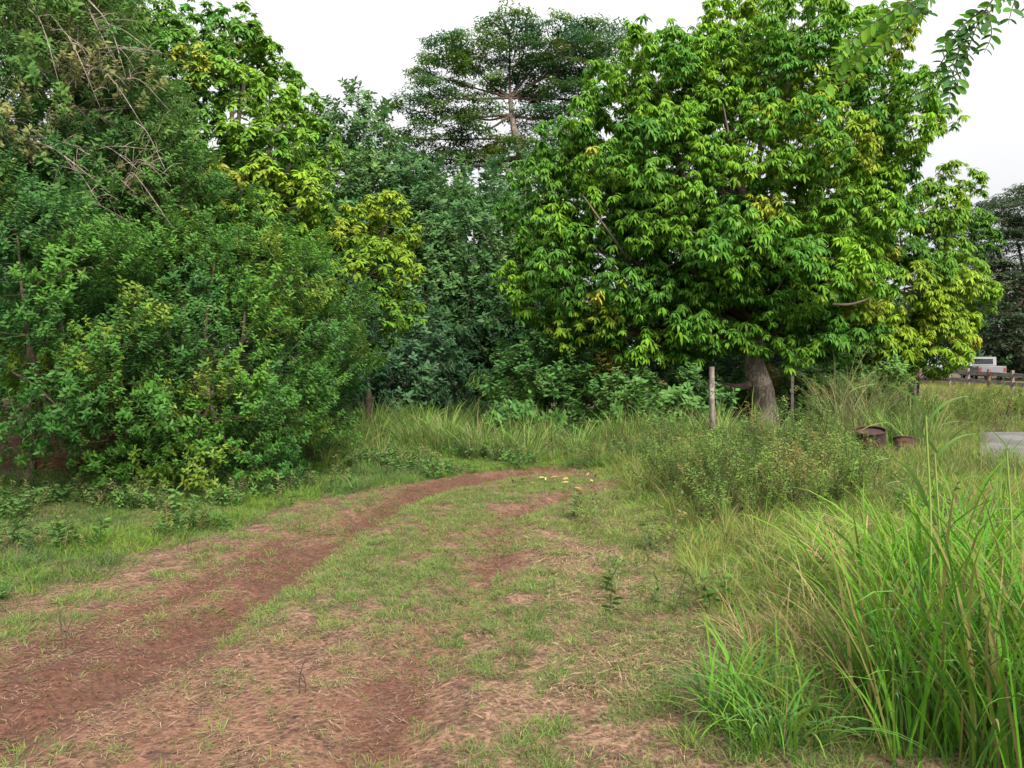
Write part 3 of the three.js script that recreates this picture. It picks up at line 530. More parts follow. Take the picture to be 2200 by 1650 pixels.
function tuft(n, len, wid, lean, bend, segs, spread, seed, cols) {
  rnd = mulberry(seed); const b = new Buf();
  for (let i = 0; i < n; i++) { const a = R(0, 6.283), q = spread * Math.sqrt(rnd()), l = R(0.15, 1) * lean, a2 = a + R(-0.8, 0.8); const c = cols ? cols[rnd() * cols.length | 0] : [1, 1, 1], j = 1 + R(-0.2, 0.2); blade(b, V(Math.cos(a) * q, -0.01, Math.sin(a) * q), V(Math.cos(a2) * l, 1, Math.sin(a2) * l), len * R(0.5, 1.1), wid * R(0.7, 1.2), bend * R(0.4, 1.4), segs, [c[0] * j, c[1] * j, c[2] * j]); }
  return b.geo();
}
const GC = [[0.085, 0.16, 0.036], [0.11, 0.19, 0.038], [0.065, 0.13, 0.036], [0.16, 0.14, 0.065]], DRYC = [[0.2, 0.14, 0.09], [0.13, 0.085, 0.056], [0.26, 0.205, 0.14]], LUSHC = [[0.09, 0.21, 0.015], [0.13, 0.255, 0.012], [0.06, 0.155, 0.02], [0.16, 0.18, 0.04]];
const TALLC = [[0.1, 0.195, 0.03], [0.14, 0.235, 0.03], [0.065, 0.14, 0.026], [0.2, 0.19, 0.07]];
const F = {
  short: [0, 1, 2].map(i => tuft(11, 0.055, 0.0042, 1.6, 1.2, 2, 0.045, 501 + i, GC)),
  lush: [0, 1, 2].map(i => tuft(15, 0.15, 0.006, 1.0, 1.1, 3, 0.06, 511 + i, LUSHC)),
  tall: [0, 1, 2].map(i => tuft(22, 0.62, 0.011, 0.5, 0.9, 4, 0.09, 521 + i, TALLC)),
  straw: [0, 1, 2].map(i => { rnd = mulberry(531 + i); const b = new Buf(); for (let k = 0; k < 11; k++) { const a = R(0, 6.283), c = DRYC[rnd() * 3 | 0], x = R(-0.07, 0.07), z = R(-0.07, 0.07); b.leaf(V(x, R(0.002, 0.012), z), V(Math.cos(a), R(0, 0.22), Math.sin(a)), R(0.02, 0.075), R(0.0015, 0.0034), 0.25, 2, c, 0.5); } return b.geo(); }),
};
{
  rnd = mulberry(540);
  const sets = { short: F.short.map(() => new Copies()), lush: F.lush.map(() => new Copies()), straw: F.straw.map(() => new Copies()) };
  const put = (kind, x, z, s, col, tilt = 0.15) => { const y = gh(x, z), up = V(R(-tilt, tilt), 1, R(-tilt, tilt)).normalize(); sets[kind][rnd() * 3 | 0].add(V(x, y, z), up, R(0, 6.283), s, col); };
  // thin turf on the track and its middle, in patches
  for (let i = 0; i < 250000; i++) {
    const d = 2.7 + 10.6 * Math.pow(rnd(), 0.8), half = d * 0.68 + 0.4, x = R(-half, half); if (x < -6 || x > 4.5) continue;
    const b = bare(x, d), n = fbm(x * 1.7 + 20, d * 1.7, 3), n2 = fbm(x * 5.5 + 3, d * 5.5, 3), rx = xOf(rutR, d), lx = xOf(rutL, d), mid = Math.exp(-(((x - (lx + rx) / 2) / 0.42) ** 2));
    const n3 = noise(x * 13 + 9, d * 13), patch = 0.85 * sstep(0.45, 0.64, n * 0.4 + n2 * 0.35 + n3 * 0.25 + 0.09 * mid * sstep(4, 8, d) + 0.07 * sstep(0.1, 0.9, x - rx) + 0.05 * sstep(6, 10, d));
    const den = patch * (1 - 0.85 * b) + 0.16 * sstep(0.35, 0.65, n3) * (1 - 0.6 * b); if (rnd() > den) continue;
    const v = R(0.75, 1.25); put('short', x, -d, R(0.55, 1.1) * (0.8 + 0.55 * patch), [v * 1.05, v, v * R(0.65, 1.2)], 0.5);
  }
  for (let i = 0; i < 30000; i++) {
    const d = 2.7 + 9.5 * Math.pow(rnd(), 0.85), half = d * 0.68 + 0.4, x = R(-half, half); if (x < -6 || x > 4.5) continue;
    const n = 0.5 * fbm(x * 1.5 + 60, d * 1.5, 3) + 0.5 * fbm(x * 6 + 60, d * 6, 2), b = bare(x, d), ok = sstep(0.4, 0.62, n) * (1 - 0.75 * b * sstep(0.35, 0.1, Math.min(dist(rutL, x, d), dist(rutR, x, d)))); if (rnd() > ok + 0.08) continue;
    const v = R(0.5, 1.1); put('straw', x, -d, R(0.6, 1.3), [v, v * R(0.9, 1.02), v * R(0.85, 1.05)], 0.08);
  }
  // the green verge below the shrubs and beyond the bend
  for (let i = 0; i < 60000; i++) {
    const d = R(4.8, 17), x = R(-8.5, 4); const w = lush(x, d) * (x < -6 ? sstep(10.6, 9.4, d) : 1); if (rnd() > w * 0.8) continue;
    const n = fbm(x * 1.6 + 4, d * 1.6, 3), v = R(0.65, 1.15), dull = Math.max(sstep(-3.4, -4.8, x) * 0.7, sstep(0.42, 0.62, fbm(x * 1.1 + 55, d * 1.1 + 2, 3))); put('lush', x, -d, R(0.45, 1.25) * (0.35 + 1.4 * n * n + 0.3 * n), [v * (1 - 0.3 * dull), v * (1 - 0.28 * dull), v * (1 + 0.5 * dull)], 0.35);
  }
  // fresh tufts scattered over the trodden ground
  for (let i = 0; i < 1500; i++) {
    const d = 2.8 + 7 * rnd(), x = R(-4, 3), n = fbm(x * 0.9 + 12, d * 0.9 + 3, 2); if (Math.abs(x) > d * 0.7 || rnd() > sstep(0.45, 0.65, n) * (1 - 0.9 * bare(x, d))) continue;
    const v = R(0.7, 1.05); for (let k = 0; k < 3; k++) put('lush', x + R(-0.05, 0.05), -d + R(-0.05, 0.05), R(0.3, 0.65), [v * 0.95, v, v * 2], 0.5);
  }
  // leafy weeds through the verges
  const vw = G.weed.map(() => new Copies()), vb = G.small.map(() => new Copies());
  for (let i = 0; i < 30000; i++) {
    const d = R(5, 15), x = R(-7.5, 4.5); let w = lush(x, d) * sstep(0.45, 0.64, fbm(x * 1.3 + 90, d * 1.3, 3)); if (x > 0.6) w = Math.max(w, 0.22 * sstep(0.5, 0.68, fbm(x * 1.6 + 10, d * 1.6, 3)) * (1 - sstep(10, 11, d) * sstep(3, 2, x))); if (d < 13.2) w *= 1 - bare(x, d); if (x < -6 && d > 9.6) continue; if (rnd() > w) continue;
    const v = R(0.7, 1.15), leafy = rnd() < (x > 0.4 ? 0.15 : 0.45), p = V(x, gh(x, -d) - 0.02, -d), up = V(R(-0.6, 0.6), 1, R(-0.6, 0.6)).normalize();
    if (leafy) vb[rnd() * 3 | 0].add(p, up, R(0, 6.28), R(0.4, 1.1), [0.06 * v, 0.15 * v, 0.028 * v]); else vw[rnd() * 3 | 0].add(p, up, R(0, 6.28), R(0.35, 1.1), mixc([0.09 * v, 0.155 * v, 0.035 * v], [0.19 * v, 0.16 * v, 0.065 * v], rnd() * rnd()));
  }
  vw.forEach((c, i) => tag(c.build(numbered('verge_weeds'), G.weed[i], M.leaf), ['thin weeds growing through the verge grass', 'feathery weeds dotted along the verge', 'wiry weeds in the grass beside the track'][i], 'weeds', null, 'stuff'));
  vb.forEach((c, i) => tag(c.build(numbered('verge_weeds'), G.small[i], M.leaf), ['broad-leaved weeds in the verge grass', 'low leafy weeds at the foot of the shrubs', 'small leafy weeds scattered over the verge'][i], 'weeds', null, 'stuff'));
  // sparse fresh tufts and right-hand turf that grows longer towards the fence
  for (let i = 0; i < 42000; i++) {
    const d = R(3.2, 17), rx = xOf(rutR, Math.min(d, 9)), x = rx + R(0.3, 9); if (x > d * 0.72 + 0.6 || onPaving(x, d)) continue;
    const n = fbm(x * 1.1 + 33, d * 1.1, 3), w = sstep(0.5, 2.2, x - rx) * sstep(0.32, 0.6, n + 0.14 * sstep(6, 9, d)) * lerp(0.45, 1, sstep(4.5, 7, d)); if (rnd() > w) continue;
    const v = R(0.75, 1.15); put('lush', x, -d, R(0.5, 1.1) * (0.7 + 0.8 * n), [v * 1.15, v, v * 1.5], 0.35);
  }
  for (let i = 0; i < 9000; i++) { const d = R(3.4, 9), x = R(0.2, 3.2); if (rnd() > sstep(0.4, 0.6, fbm(x * 2 + 15, d * 2, 3))) continue; const v = R(0.7, 1.15); put('straw', x, -d, R(0.8, 1.7), [v, v, v * 0.9], 0.35); }
  const one = (list, geo, name, mat, label, cat) => { list.forEach((c, i) => { tag(c.build(numbered(name), geo[i], mat), label[i], cat, null, 'stuff'); }); };
  one(sets.short, F.short, 'turf_grass', M.grass, ['thin short grass in patches over the red track', 'short creeping grass along the middle of the track', 'short green grass dotted over the trodden ground'], 'grass');
  one(sets.straw, F.straw, 'straw_litter', M.dry, ['pale dry straw strewn over the red soil', 'dead grass stalks lying on the track', 'brown straw scattered among the thin turf'], 'litter');
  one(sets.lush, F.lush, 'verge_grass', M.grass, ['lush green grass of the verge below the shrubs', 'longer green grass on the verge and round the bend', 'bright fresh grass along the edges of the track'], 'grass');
  // long grass at the far side of the bend and through the right-hand weeds
  const tl = F.tall.map(() => new Copies());
  for (let i = 0; i < 4200; i++) {
    const d = R(12.6, 21), x = R(-4.2, 7); if (x > 0.8 && d > 15.5) continue; const edge = d - (13.6 + 0.6 * (fbm(x * 0.8, 3, 2) - 0.5) + sstep(0.5, 3, x) * -0.6 + sstep(-1, -3, x) * -0.8); if (rnd() > sstep(-0.8, 1.4, edge) * sstep(0.3, 0.6, fbm(x * 1.2, d * 1.2 + 9, 2) + 0.12)) continue;
    const v = R(0.75, 1.15); tl[rnd() * 3 | 0].add(V(x, gh(x, -d), -d), V(R(-0.2, 0.2), 1, R(-0.2, 0.2)).normalize(), R(0, 6.28), R(0.6, 1.2) * lerp(0.4, 1.5, sstep(0.3, 0.7, fbm(x * 1.5 + 7, d * 1.5, 2))), [v, v * 1.02, v * 1.25]);
  }
  for (let i = 0; i < 5200; i++) {
    const d = R(5.2, 17), x = R(1.3, 12); if ((x > 5.2 && d > 8.4 && d < 16 && rnd() < 0.8) || onPaving(x, d) || (x < 5.5 && d > 15) || x < 1.5 + sstep(9, 6, d) * 0.5 || x > d * 0.75 || rnd() > 0.55 * sstep(0.35, 0.6, fbm(x * 1.1 + 77, d * 1.1, 2) + 0.1)) continue;
    const v = R(0.8, 1.15); tl[rnd() * 3 | 0].add(V(x, gh(x, -d), -d), V(R(-0.3, 0.3), 1, R(-0.3, 0.3)).normalize(), R(0, 6.28), R(0.35, 0.8), [v * 1.2, v, v * 1.2]);
  }
  for (let i = 0; i < 520; i++) { // half-dry grass between the near clumps and the weeds
    const d = R(3.3, 7), x = R(1.1, 3.2) + (d - 4) * 0.12; if (rnd() > sstep(0.3, 0.6, fbm(x * 1.8 + 44, d * 1.8, 2))) continue; const v = R(0.75, 1.1);
    tl[rnd() * 3 | 0].add(V(x, gh(x, -d), -d), V(R(-0.4, 0.4), 1, R(-0.4, 0.4)).normalize(), R(0, 6.28), R(0.3, 0.62), mixc([v, v, v], [v * 1.7, v * 1.2, v * 1.6], rnd()));
  }
  for (let i = 0; i < 130; i++) { const x = R(4.4, 6.9), d = R(10.2, 11.4), v = R(0.7, 1.05); tl[rnd() * 3 | 0].add(V(x, gh(x, -d), -d), V(R(-0.3, 0.3), 1, R(-0.3, 0.3)).normalize(), R(0, 6.28), R(0.45, 0.85), [v * 1.1, v, v * 1.2]); }
  for (let i = 0; i < 420; i++) { // weeds along the edges of the paving
    const d = R(9.6, 15.8), e = 6.2 + (d - 10.6) * 0.587, x = i % 2 ? e + R(-0.9, 0.12) : R(6, 8.6), z = i % 2 ? d : R(9.3, 10.3), v = R(0.75, 1.1);
    tl[rnd() * 3 | 0].add(V(x, gh(x, -z), -z), V(R(-0.3, 0.3), 1, R(-0.3, 0.3)).normalize(), R(0, 6.28), R(0.3, 0.7), [v * 1.1, v, v * 1.3]);
  }
  for (let i = 0; i < 3400; i++) { // open field beyond the fence
    const d = R(17, 48), x = R(7, 34); if (x > d * 0.75) continue; const v = R(0.8, 1.2), t = sstep(0.4, 0.6, fbm(x * 0.3, d * 0.3, 2)); tl[rnd() * 3 | 0].add(V(x, gh(x, -d), -d), V(R(-0.3, 0.3), 1, R(-0.3, 0.3)).normalize(), R(0, 6.28), R(0.5, 0.9), mixc([v * 1.2, v, v], [v * 1.9, v * 1.25, v * 1.6], t));
  }
  one(tl, F.tall, 'long_grass', M.grass, ['long grass at the far side of the bend', 'tall seeding grass in front of the dark wood', 'rough grass through the weeds and open field'], 'grass');
}

// weedy bushes between the track and the fence
const weedLobes = [
  ['fine-leaved weed bush where the right rut meets the grass', [[1470, 1035, 10, 65, 56, 0.5], [1520, 1062, 9.2, 75, 72, 0.5]]],
  ['broad grey-green weed bush nearest the bare strawy patch', [[1600, 1080, 8.4, 105, 95, 0.6], [1680, 1120, 8, 90, 95, 0.55], [1560, 1160, 7.8, 80, 70, 0.45]]],
  ['tangled weed bush in front of the pale fence post', [[1530, 1045, 11, 75, 48, 0.5], [1625, 1045, 11.2, 80, 48, 0.5]]],
  ['rounded weed bush between mango trunk and rusty drum', [[1700, 985, 10.8, 95, 72, 0.65], [1760, 985, 11.6, 60, 55, 0.55]]],
  ['weed bush leaning on the front of the tall grass clump', [[1760, 1070, 8.6, 90, 85, 0.55], [1830, 1075, 8.8, 75, 70, 0.5]]],
  ['low weeds around the foot of the rusty drum', [[1860, 1040, 10.2, 85, 44, 0.5], [1940, 1050, 10.4, 75, 44, 0.5]]],
  ['yellowish weed bush just beyond the rusty drum', [[1920, 890, 15.5, 85, 36, 0.7], [1830, 880, 16, 75, 55, 0.7]]],
  ['weeds with dark seed heads by the grey paving', [[2060, 915, 17, 80, 34, 0.8], [2160, 890, 19, 90, 36, 0.8]]],
  ['small weed bush at the far end of the track', [[1440, 985, 12.6, 55, 36, 0.45], [1490, 968, 13.4, 55, 40, 0.45]]],
];
weedLobes.forEach(([label, lobs], i) => {
  const c = at(lobs[0][0], lobs[0][1], lobs[0][2]);
  plant('weed_bush', label, 'weeds', { foot: V(c.x, 0, c.z), fork: V(c.x, gh(c.x, c.z) + 0.12, c.z), bark: B.brown, limbR: 0.012, twig: 0.006, twigShare: 0.9, seed: 601 + i * 10, gap: 0.26, inner: 0.8, lobes: lobs, leaf: LD(G.weed, P.weed, 12, 0.22, 0.85, { up: 0.9, out: 0.4, wild: 0.45, deep: 0.4, deepBy: 0.3 }) });
});
// wispy cane grass under the right side of the mango
{
  const p = at(1830, 960, 14), g = thing('cane_grass', 'tall wispy grey-green cane grass below the mango crown', 'grass clump', [p.x, gh(p.x, p.z), p.z]);
  const b = new Buf(); rnd = mulberry(700);
  for (let i = 0; i < 130; i++) { const a = R(0, 6.283), l = R(0.05, 0.5); blade(b, V(R(-0.4, 0.4), 0, R(-0.3, 0.3)), V(Math.cos(a) * l, 1, Math.sin(a) * l), R(1.1, 2.3), R(0.008, 0.016), R(0.5, 1.5), 8, mixc([0.11, 0.14, 0.055], [0.2, 0.19, 0.09], rnd())); }
  mesh('blades', b.geo(), M.grass, g).userData.kind = 'stuff';
}

// ---------------------------------------------------------------- foreground guinea grass, blade by blade
function clump(name, label, x, z, n, o) {
  const g = thing(name, label, 'grass clump', [x, gh(x, z), z]); rnd = mulberry(o.seed);
  const geos = [], mats = o.cols.map(c => leafMat({ clearcoat: 0.15, transmission: 0.38, vertexColors: false, color: new THREE.Color().setRGB(...c) }));
  for (let k = 0; k < 26; k++) { const b = new Buf(); blade(b, V(0, 0, 0), V(R(0.02, o.lean), 1, R(-0.1, 0.1)), R(o.len[0], o.len[1]), R(o.wid[0], o.wid[1]), R(o.bend[0], o.bend[1]), 8, [1, 1, 1]); geos.push(b.geo()); }
  for (let i = 0; i < n; i++) { const m = mesh('blade', geos[i % 26], mats[rnd() * mats.length | 0], g), a = R(0, 6.283), q = o.spread * Math.sqrt(rnd()); m.position.set(Math.cos(a) * q * (o.sx || 1), -0.02, Math.sin(a) * q); m.rotation.y = (o.turn ?? 0) + R(-1, 1) * (o.fan ?? 3.14); m.scale.setScalar(R(0.7, 1.1)); }
  if (o.more) { const tg = tuft(12, o.len[1] * 0.95, o.wid[1] * 0.8, o.lean * 0.9, o.bend[0] * 0.5 + o.bend[1] * 0.5, 6, 0.1, o.seed + 3, o.cols), c = new Copies(); for (let i = 0; i < o.more; i++) { const a = R(0, 6.283), q = o.spread * 1.1 * Math.sqrt(rnd()), v = R(0.75, 1.1), X = x + Math.cos(a) * q * (o.sx || 1), Z = z + Math.sin(a) * q; c.add(V(X, gh(X, Z), Z), V(R(-0.2, 0.2), 1, R(-0.2, 0.2)).normalize(), R(0, 6.28), R(0.45, 0.95), [v, v, v]); } c.build('blades', tg, M.grass, g); }
  return g;
}
const GUINEA = [[0.066, 0.2, 0.012], [0.095, 0.24, 0.012], [0.05, 0.16, 0.026], [0.125, 0.225, 0.02], [0.08, 0.22, 0.012], [0.17, 0.165, 0.05]];
clump('guinea_grass', 'tallest bright green grass clump at the photo edge, upright and dense', 2.0, -3.4, 250, { seed: 710, more: 60, len: [0.7, 1.4], wid: [0.009, 0.024], lean: 0.34, bend: [0.3, 1.5], spread: 0.44, sx: 1.1, cols: GUINEA });
clump('guinea_grass', 'tall grass clump with arching blades behind the tallest clump', 2.65, -4.4, 190, { seed: 720, more: 60, len: [0.7, 1.3], wid: [0.01, 0.024], lean: 0.5, bend: [0.5, 1.7], spread: 0.5, sx: 1.2, cols: GUINEA });
clump('guinea_grass', 'low fresh green grass clump in front, spreading over bare soil', 1.12, -3.5, 150, { seed: 730, more: 22, len: [0.26, 0.58], wid: [0.01, 0.018], lean: 0.9, bend: [0.6, 1.8], spread: 0.26, cols: [[0.07, 0.2, 0.025], [0.1, 0.24, 0.02], [0.05, 0.155, 0.03], [0.14, 0.22, 0.025]] });
clump('guinea_grass', 'half-dry straw-coloured grass clump beside the fresh low clump', 1.58, -4.1, 190, { seed: 740, more: 34, len: [0.3, 0.72], wid: [0.005, 0.011], lean: 0.9, bend: [0.5, 1.5], spread: 0.4, cols: [[0.09, 0.15, 0.03], [0.26, 0.22, 0.09], [0.34, 0.28, 0.13], [0.12, 0.17, 0.035]] });
clump('guinea_grass', 'leaning grass clump between the weed bushes and the tall clump', 2.3, -5.7, 110, { seed: 750, more: 22, len: [0.4, 0.75], wid: [0.008, 0.016], lean: 0.7, bend: [0.5, 1.6], spread: 0.45, cols: [[0.085, 0.17, 0.025], [0.1, 0.19, 0.02], [0.3, 0.25, 0.11]] });
clump('grass_tussock', 'upright dark-footed tussock where the grass meets the bend', at(1010, 985, 13.6).x, -13.4, 70, { seed: 760, len: [0.4, 0.85], wid: [0.007, 0.012], lean: 0.45, bend: [0.2, 0.8], spread: 0.16, cols: [[0.06, 0.1, 0.03], [0.08, 0.13, 0.03], [0.12, 0.12, 0.05]] });
clump('grass_tussock', 'small tussock at the left rut end of the bend', at(915, 1010, 12.6).x, -12.6, 60, { seed: 765, len: [0.25, 0.5], wid: [0.006, 0.01], lean: 0.6, bend: [0.3, 1], spread: 0.18, cols: [[0.06, 0.11, 0.03], [0.08, 0.14, 0.03]] });
clump('grass_tussock', 'short fresh tuft on the turf right of the tracks', 0.82, -6.3, 60, { seed: 770, len: [0.14, 0.28], wid: [0.006, 0.01], lean: 1.1, bend: [0.6, 1.6], spread: 0.14, cols: [[0.06, 0.17, 0.035], [0.08, 0.19, 0.03]] });
clump('grass_tussock', 'long-bladed tussock at the foot of the fence post', at(1400, 970, 13).x, -13, 70, { seed: 775, len: [0.4, 0.8], wid: [0.007, 0.012], lean: 0.6, bend: [0.3, 1.2], spread: 0.3, cols: [[0.07, 0.13, 0.035], [0.1, 0.16, 0.03]] });
// tall single canes with hanging leaves
for (const [px, d, h, label] of [[1990, 3.6, 1.58, 'tallest grass cane with a bent-over leaf at its tip'], [2010, 3.8, 1.34, 'slender grass cane beside the tallest cane'], [2165, 3.9, 1.3, 'grass cane nearest the grey paving']]) {
  const x = at(px, 0, d).x, y = gh(x, -d), g = thing('grass_cane', label, 'grass cane', [x, y, -d]); rnd = mulberry(780 + px);
  const s = new Buf(); s.tube(curve([V(0, 0, 0), V(0.02, h * 0.5, 0.02), V(0.0, h * 0.86, 0)], 8), [0.007, 0.004], 6); const sm = leafMat({ transmission: 0.1, vertexColors: false, color: new THREE.Color().setRGB(0.15, 0.22, 0.05) }); mesh('stalk', s.geo(), sm, g);
  const lm = leafMat({ clearcoat: 0.15, transmission: 0.38, vertexColors: false, color: new THREE.Color().setRGB(0.1, 0.19, 0.04) });
  for (const [t, a, l, bd] of [[0.86, 3.3, 0.42, 2.2], [0.84, 0.2, 0.28, 1.6], [0.6, 2.6, 0.5, 1.4], [0.45, 0.6, 0.5, 1.2], [0.3, 3.6, 0.5, 1.1]]) { const b = new Buf(); blade(b, V(0.01, h * t, 0), V(Math.cos(a) * 0.45, 1, Math.sin(a) * 0.45), l, 0.028, bd, 9, [1, 1, 1]); mesh('leaf', b.geo(), lm, g); }
}

// ---------------------------------------------------------------- branch hanging in from a tree beside the camera
{
  const g = thing('pinnate_tree', 'tree just out of view whose oval-leaved branch hangs into the sky corner', 'tree', [3.3, gh(3.3, -1.5), -1.5]), off = g.position, q = p => p.clone().sub(off);
  rnd = mulberry(800);
  const tb = new Buf(); tb.tube(curve([V(0, -0.15, 0), V(0.05, 1.4, 0), V(-0.05, 2.7, 0.02), V(0.02, 3.6, 0)], 14), [0.11, 0.06], 10, [1, 1, 1], 0.2); mesh('trunk', tb.geo(), B.grey, g);
  const bb = new Buf(); const hub = at(2230, -110, 2.5), hub2 = at(2060, -100, 2.6);
  bb.tube(curve([V(3.28, 3.0, -1.5), V(2.5, 3.12, -1.9), hub], 10).map(q), [0.028, 0.008], 6); bb.tube(curve([hub, at(2150, -120, 2.55), hub2], 6).map(q), [0.008, 0.005], 5); mesh('branch', bb.geo(), B.grey, g);
  const leafletGeo = []; for (let k = 0; k < 4; k++) { const b = new Buf(), c = b.v(0, 0, 0, 0.5, 0, [1, 1, 1]), ring = []; const L = 0.037, Wd = 0.021; for (let a = 0; a < 10; a++) { const th = a / 10 * 6.283, x = Math.sin(th) * Wd / 2, z = L / 2 - Math.cos(th) * L / 2; ring.push(b.v(x, 0.004 * Math.abs(Math.sin(th)) - 0.003 * k * z * 10, z, 0.5, 0.5, [1, 1, 1])); } b.p[2] = L / 2; for (let a = 0; a < 10; a++) b.i.push(c, ring[a], ring[(a + 1) % 10]); leafletGeo.push(b.geo()); }
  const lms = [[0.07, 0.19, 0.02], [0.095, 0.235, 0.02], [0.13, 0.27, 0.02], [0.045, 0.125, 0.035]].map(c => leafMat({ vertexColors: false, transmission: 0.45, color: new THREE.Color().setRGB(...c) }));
  // each spray: points of its stem on the photograph, distance, pairs of leaflets
  const sprays = [
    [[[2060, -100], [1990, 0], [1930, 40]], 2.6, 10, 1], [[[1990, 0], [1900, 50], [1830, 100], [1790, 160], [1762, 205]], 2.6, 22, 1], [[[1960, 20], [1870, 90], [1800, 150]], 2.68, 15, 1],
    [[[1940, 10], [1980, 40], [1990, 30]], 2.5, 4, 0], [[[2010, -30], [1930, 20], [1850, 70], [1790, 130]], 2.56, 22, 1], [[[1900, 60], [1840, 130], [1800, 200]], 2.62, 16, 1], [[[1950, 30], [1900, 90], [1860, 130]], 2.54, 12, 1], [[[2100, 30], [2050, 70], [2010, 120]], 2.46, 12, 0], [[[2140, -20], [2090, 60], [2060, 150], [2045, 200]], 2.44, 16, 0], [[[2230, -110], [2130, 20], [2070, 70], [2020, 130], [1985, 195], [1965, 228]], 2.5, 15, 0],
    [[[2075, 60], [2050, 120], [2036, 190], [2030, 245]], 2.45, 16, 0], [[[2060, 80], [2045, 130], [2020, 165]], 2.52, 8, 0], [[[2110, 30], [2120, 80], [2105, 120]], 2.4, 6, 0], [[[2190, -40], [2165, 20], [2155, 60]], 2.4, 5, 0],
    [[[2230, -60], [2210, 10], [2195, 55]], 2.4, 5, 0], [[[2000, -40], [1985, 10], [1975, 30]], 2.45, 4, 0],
  ];
  for (const [pts, d, n, lit] of sprays) {
    const c = new THREE.CatmullRomCurve3(pts.map(p => q(at(p[0], p[1], d)))), s = new Buf(); s.tube(c.getPoints(12), [0.0028, 0.001], 4); mesh('twig', s.geo(), B.brown, g);
    for (let k = 0; k < n; k++) for (const sd of [-1, 1]) {
      const t = (k + 0.5) / n * 0.96 + 0.03, p = c.getPointAt(Math.min(1, t)), tan = c.getTangentAt(Math.min(1, t)), side = tan.clone().cross(V(R(-0.3, 0.3), R(-0.1, 0.5), 1)).normalize().multiplyScalar(sd), dir = side.add(tan.clone().multiplyScalar(R(0.2, 0.7))).add(V(0, -0.3, R(-0.4, 0.4))).normalize();
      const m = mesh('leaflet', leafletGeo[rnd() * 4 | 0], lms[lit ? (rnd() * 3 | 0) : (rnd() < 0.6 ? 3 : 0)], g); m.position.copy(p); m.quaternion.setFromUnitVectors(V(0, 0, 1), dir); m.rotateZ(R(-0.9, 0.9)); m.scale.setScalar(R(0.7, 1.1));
    }
  }
}

// ---------------------------------------------------------------- fence posts, drum, logs
const wood = new THREE.MeshStandardMaterial({ color: new THREE.Color().setRGB(0.25, 0.235, 0.225), map: barkMap, bumpMap: barkBump, bumpScale: 0.006, roughness: 0.95 });
const darkWood = new THREE.MeshStandardMaterial({ color: new THREE.Color().setRGB(0.09, 0.065, 0.05), map: barkMap, roughness: 0.95 });
const steel = new THREE.MeshStandardMaterial({ color: new THREE.Color().setRGB(0.05, 0.042, 0.04), roughness: 0.8, metalness: 0.2 });
{
  const p = at(1530, 985, 13.2), y = gh(p.x, p.z), g = thing('fence_post', 'pale weathered wooden fence post standing alone before the mango trunk', 'post', [p.x, y, p.z]);
  const b = new Buf(); b.tube([V(0, -0.2, 0), V(0.01, 0.45, 0), V(-0.005, 0.9, 0), V(-0.01, 1.42, 0)], [0.05, 0.045], 9, [1, 1, 1], 0.12); mesh('post', b.geo(), wood, g);
  const w = new Buf(); w.tube(curve([V(-0.056, 1.0, 0), V(0, 1.02, 0.058), V(0.056, 1.0, 0), V(0, 0.98, -0.058), V(-0.05, 1.0, 0.01)], 16), [0.004, 0.004], 4); mesh('wire_loop', w.geo(), steel, g);
  const k = new Buf(); k.tube([V(0.01, 0.1, 0.045), V(0.02, 0.3, 0.055), V(0.015, 0.42, 0.05)], [0.03, 0.02], 6, [1, 1, 1], 0.4); mesh('bark_strip', k.geo(), darkWood, g);
}
for (const [px, top, bot, d, label] of [[1702, 808, 930, 15, 'thin dark steel fence post right of the mango trunk'], [1930, 838, 905, 17.5, 'short dark fence post behind the rusty drum'], [1966, 826, 945, 16.5, 'dark fence post with a bracket behind the tall canes']]) {
  const p = at(px, bot, d), y = gh(p.x, p.z), h = at(px, top, d).y - y, g = thing('fence_post', label, 'post', [p.x, y, p.z]);
  const s = new THREE.Shape(); s.moveTo(-0.025, -0.02); s.lineTo(0.025, -0.02); s.lineTo(0.025, -0.012); s.lineTo(0.004, -0.012); s.lineTo(0.004, 0.025); s.lineTo(-0.004, 0.025); s.lineTo(-0.004, -0.012); s.lineTo(-0.025, -0.012); s.closePath();
  const e = new THREE.ExtrudeGeometry(s, { depth: h + 0.2, bevelEnabled: false }); e.rotateX(-Math.PI / 2); e.translate(0, -0.2, 0); mesh('stake', e, steel, g);
  for (let k = 1; k < 5; k++) { const c = new THREE.BoxGeometry(0.06, 0.018, 0.03); c.translate(0, h * (0.2 + k * 0.18), 0.015); mesh('stud', c, steel, g); }
}
const rustTex = noiseTex(256, 256, (i, j) => { const u = i / 256, v = j / 256, n = 0.5 * tnoise(u * 6, v * 6, 6) + 0.3 * tnoise(u * 24, v * 24, 24) + 0.2 * tnoise(u * 90, v * 90, 90), t = sstep(0.35, 0.65, n); return [lerp(0.14, 0.3, t), lerp(0.085, 0.145, t), lerp(0.07, 0.1, t)]; });
const rust = new THREE.MeshStandardMaterial({ map: rustTex, roughness: 0.9, metalness: 0.1, side: THREE.DoubleSide });
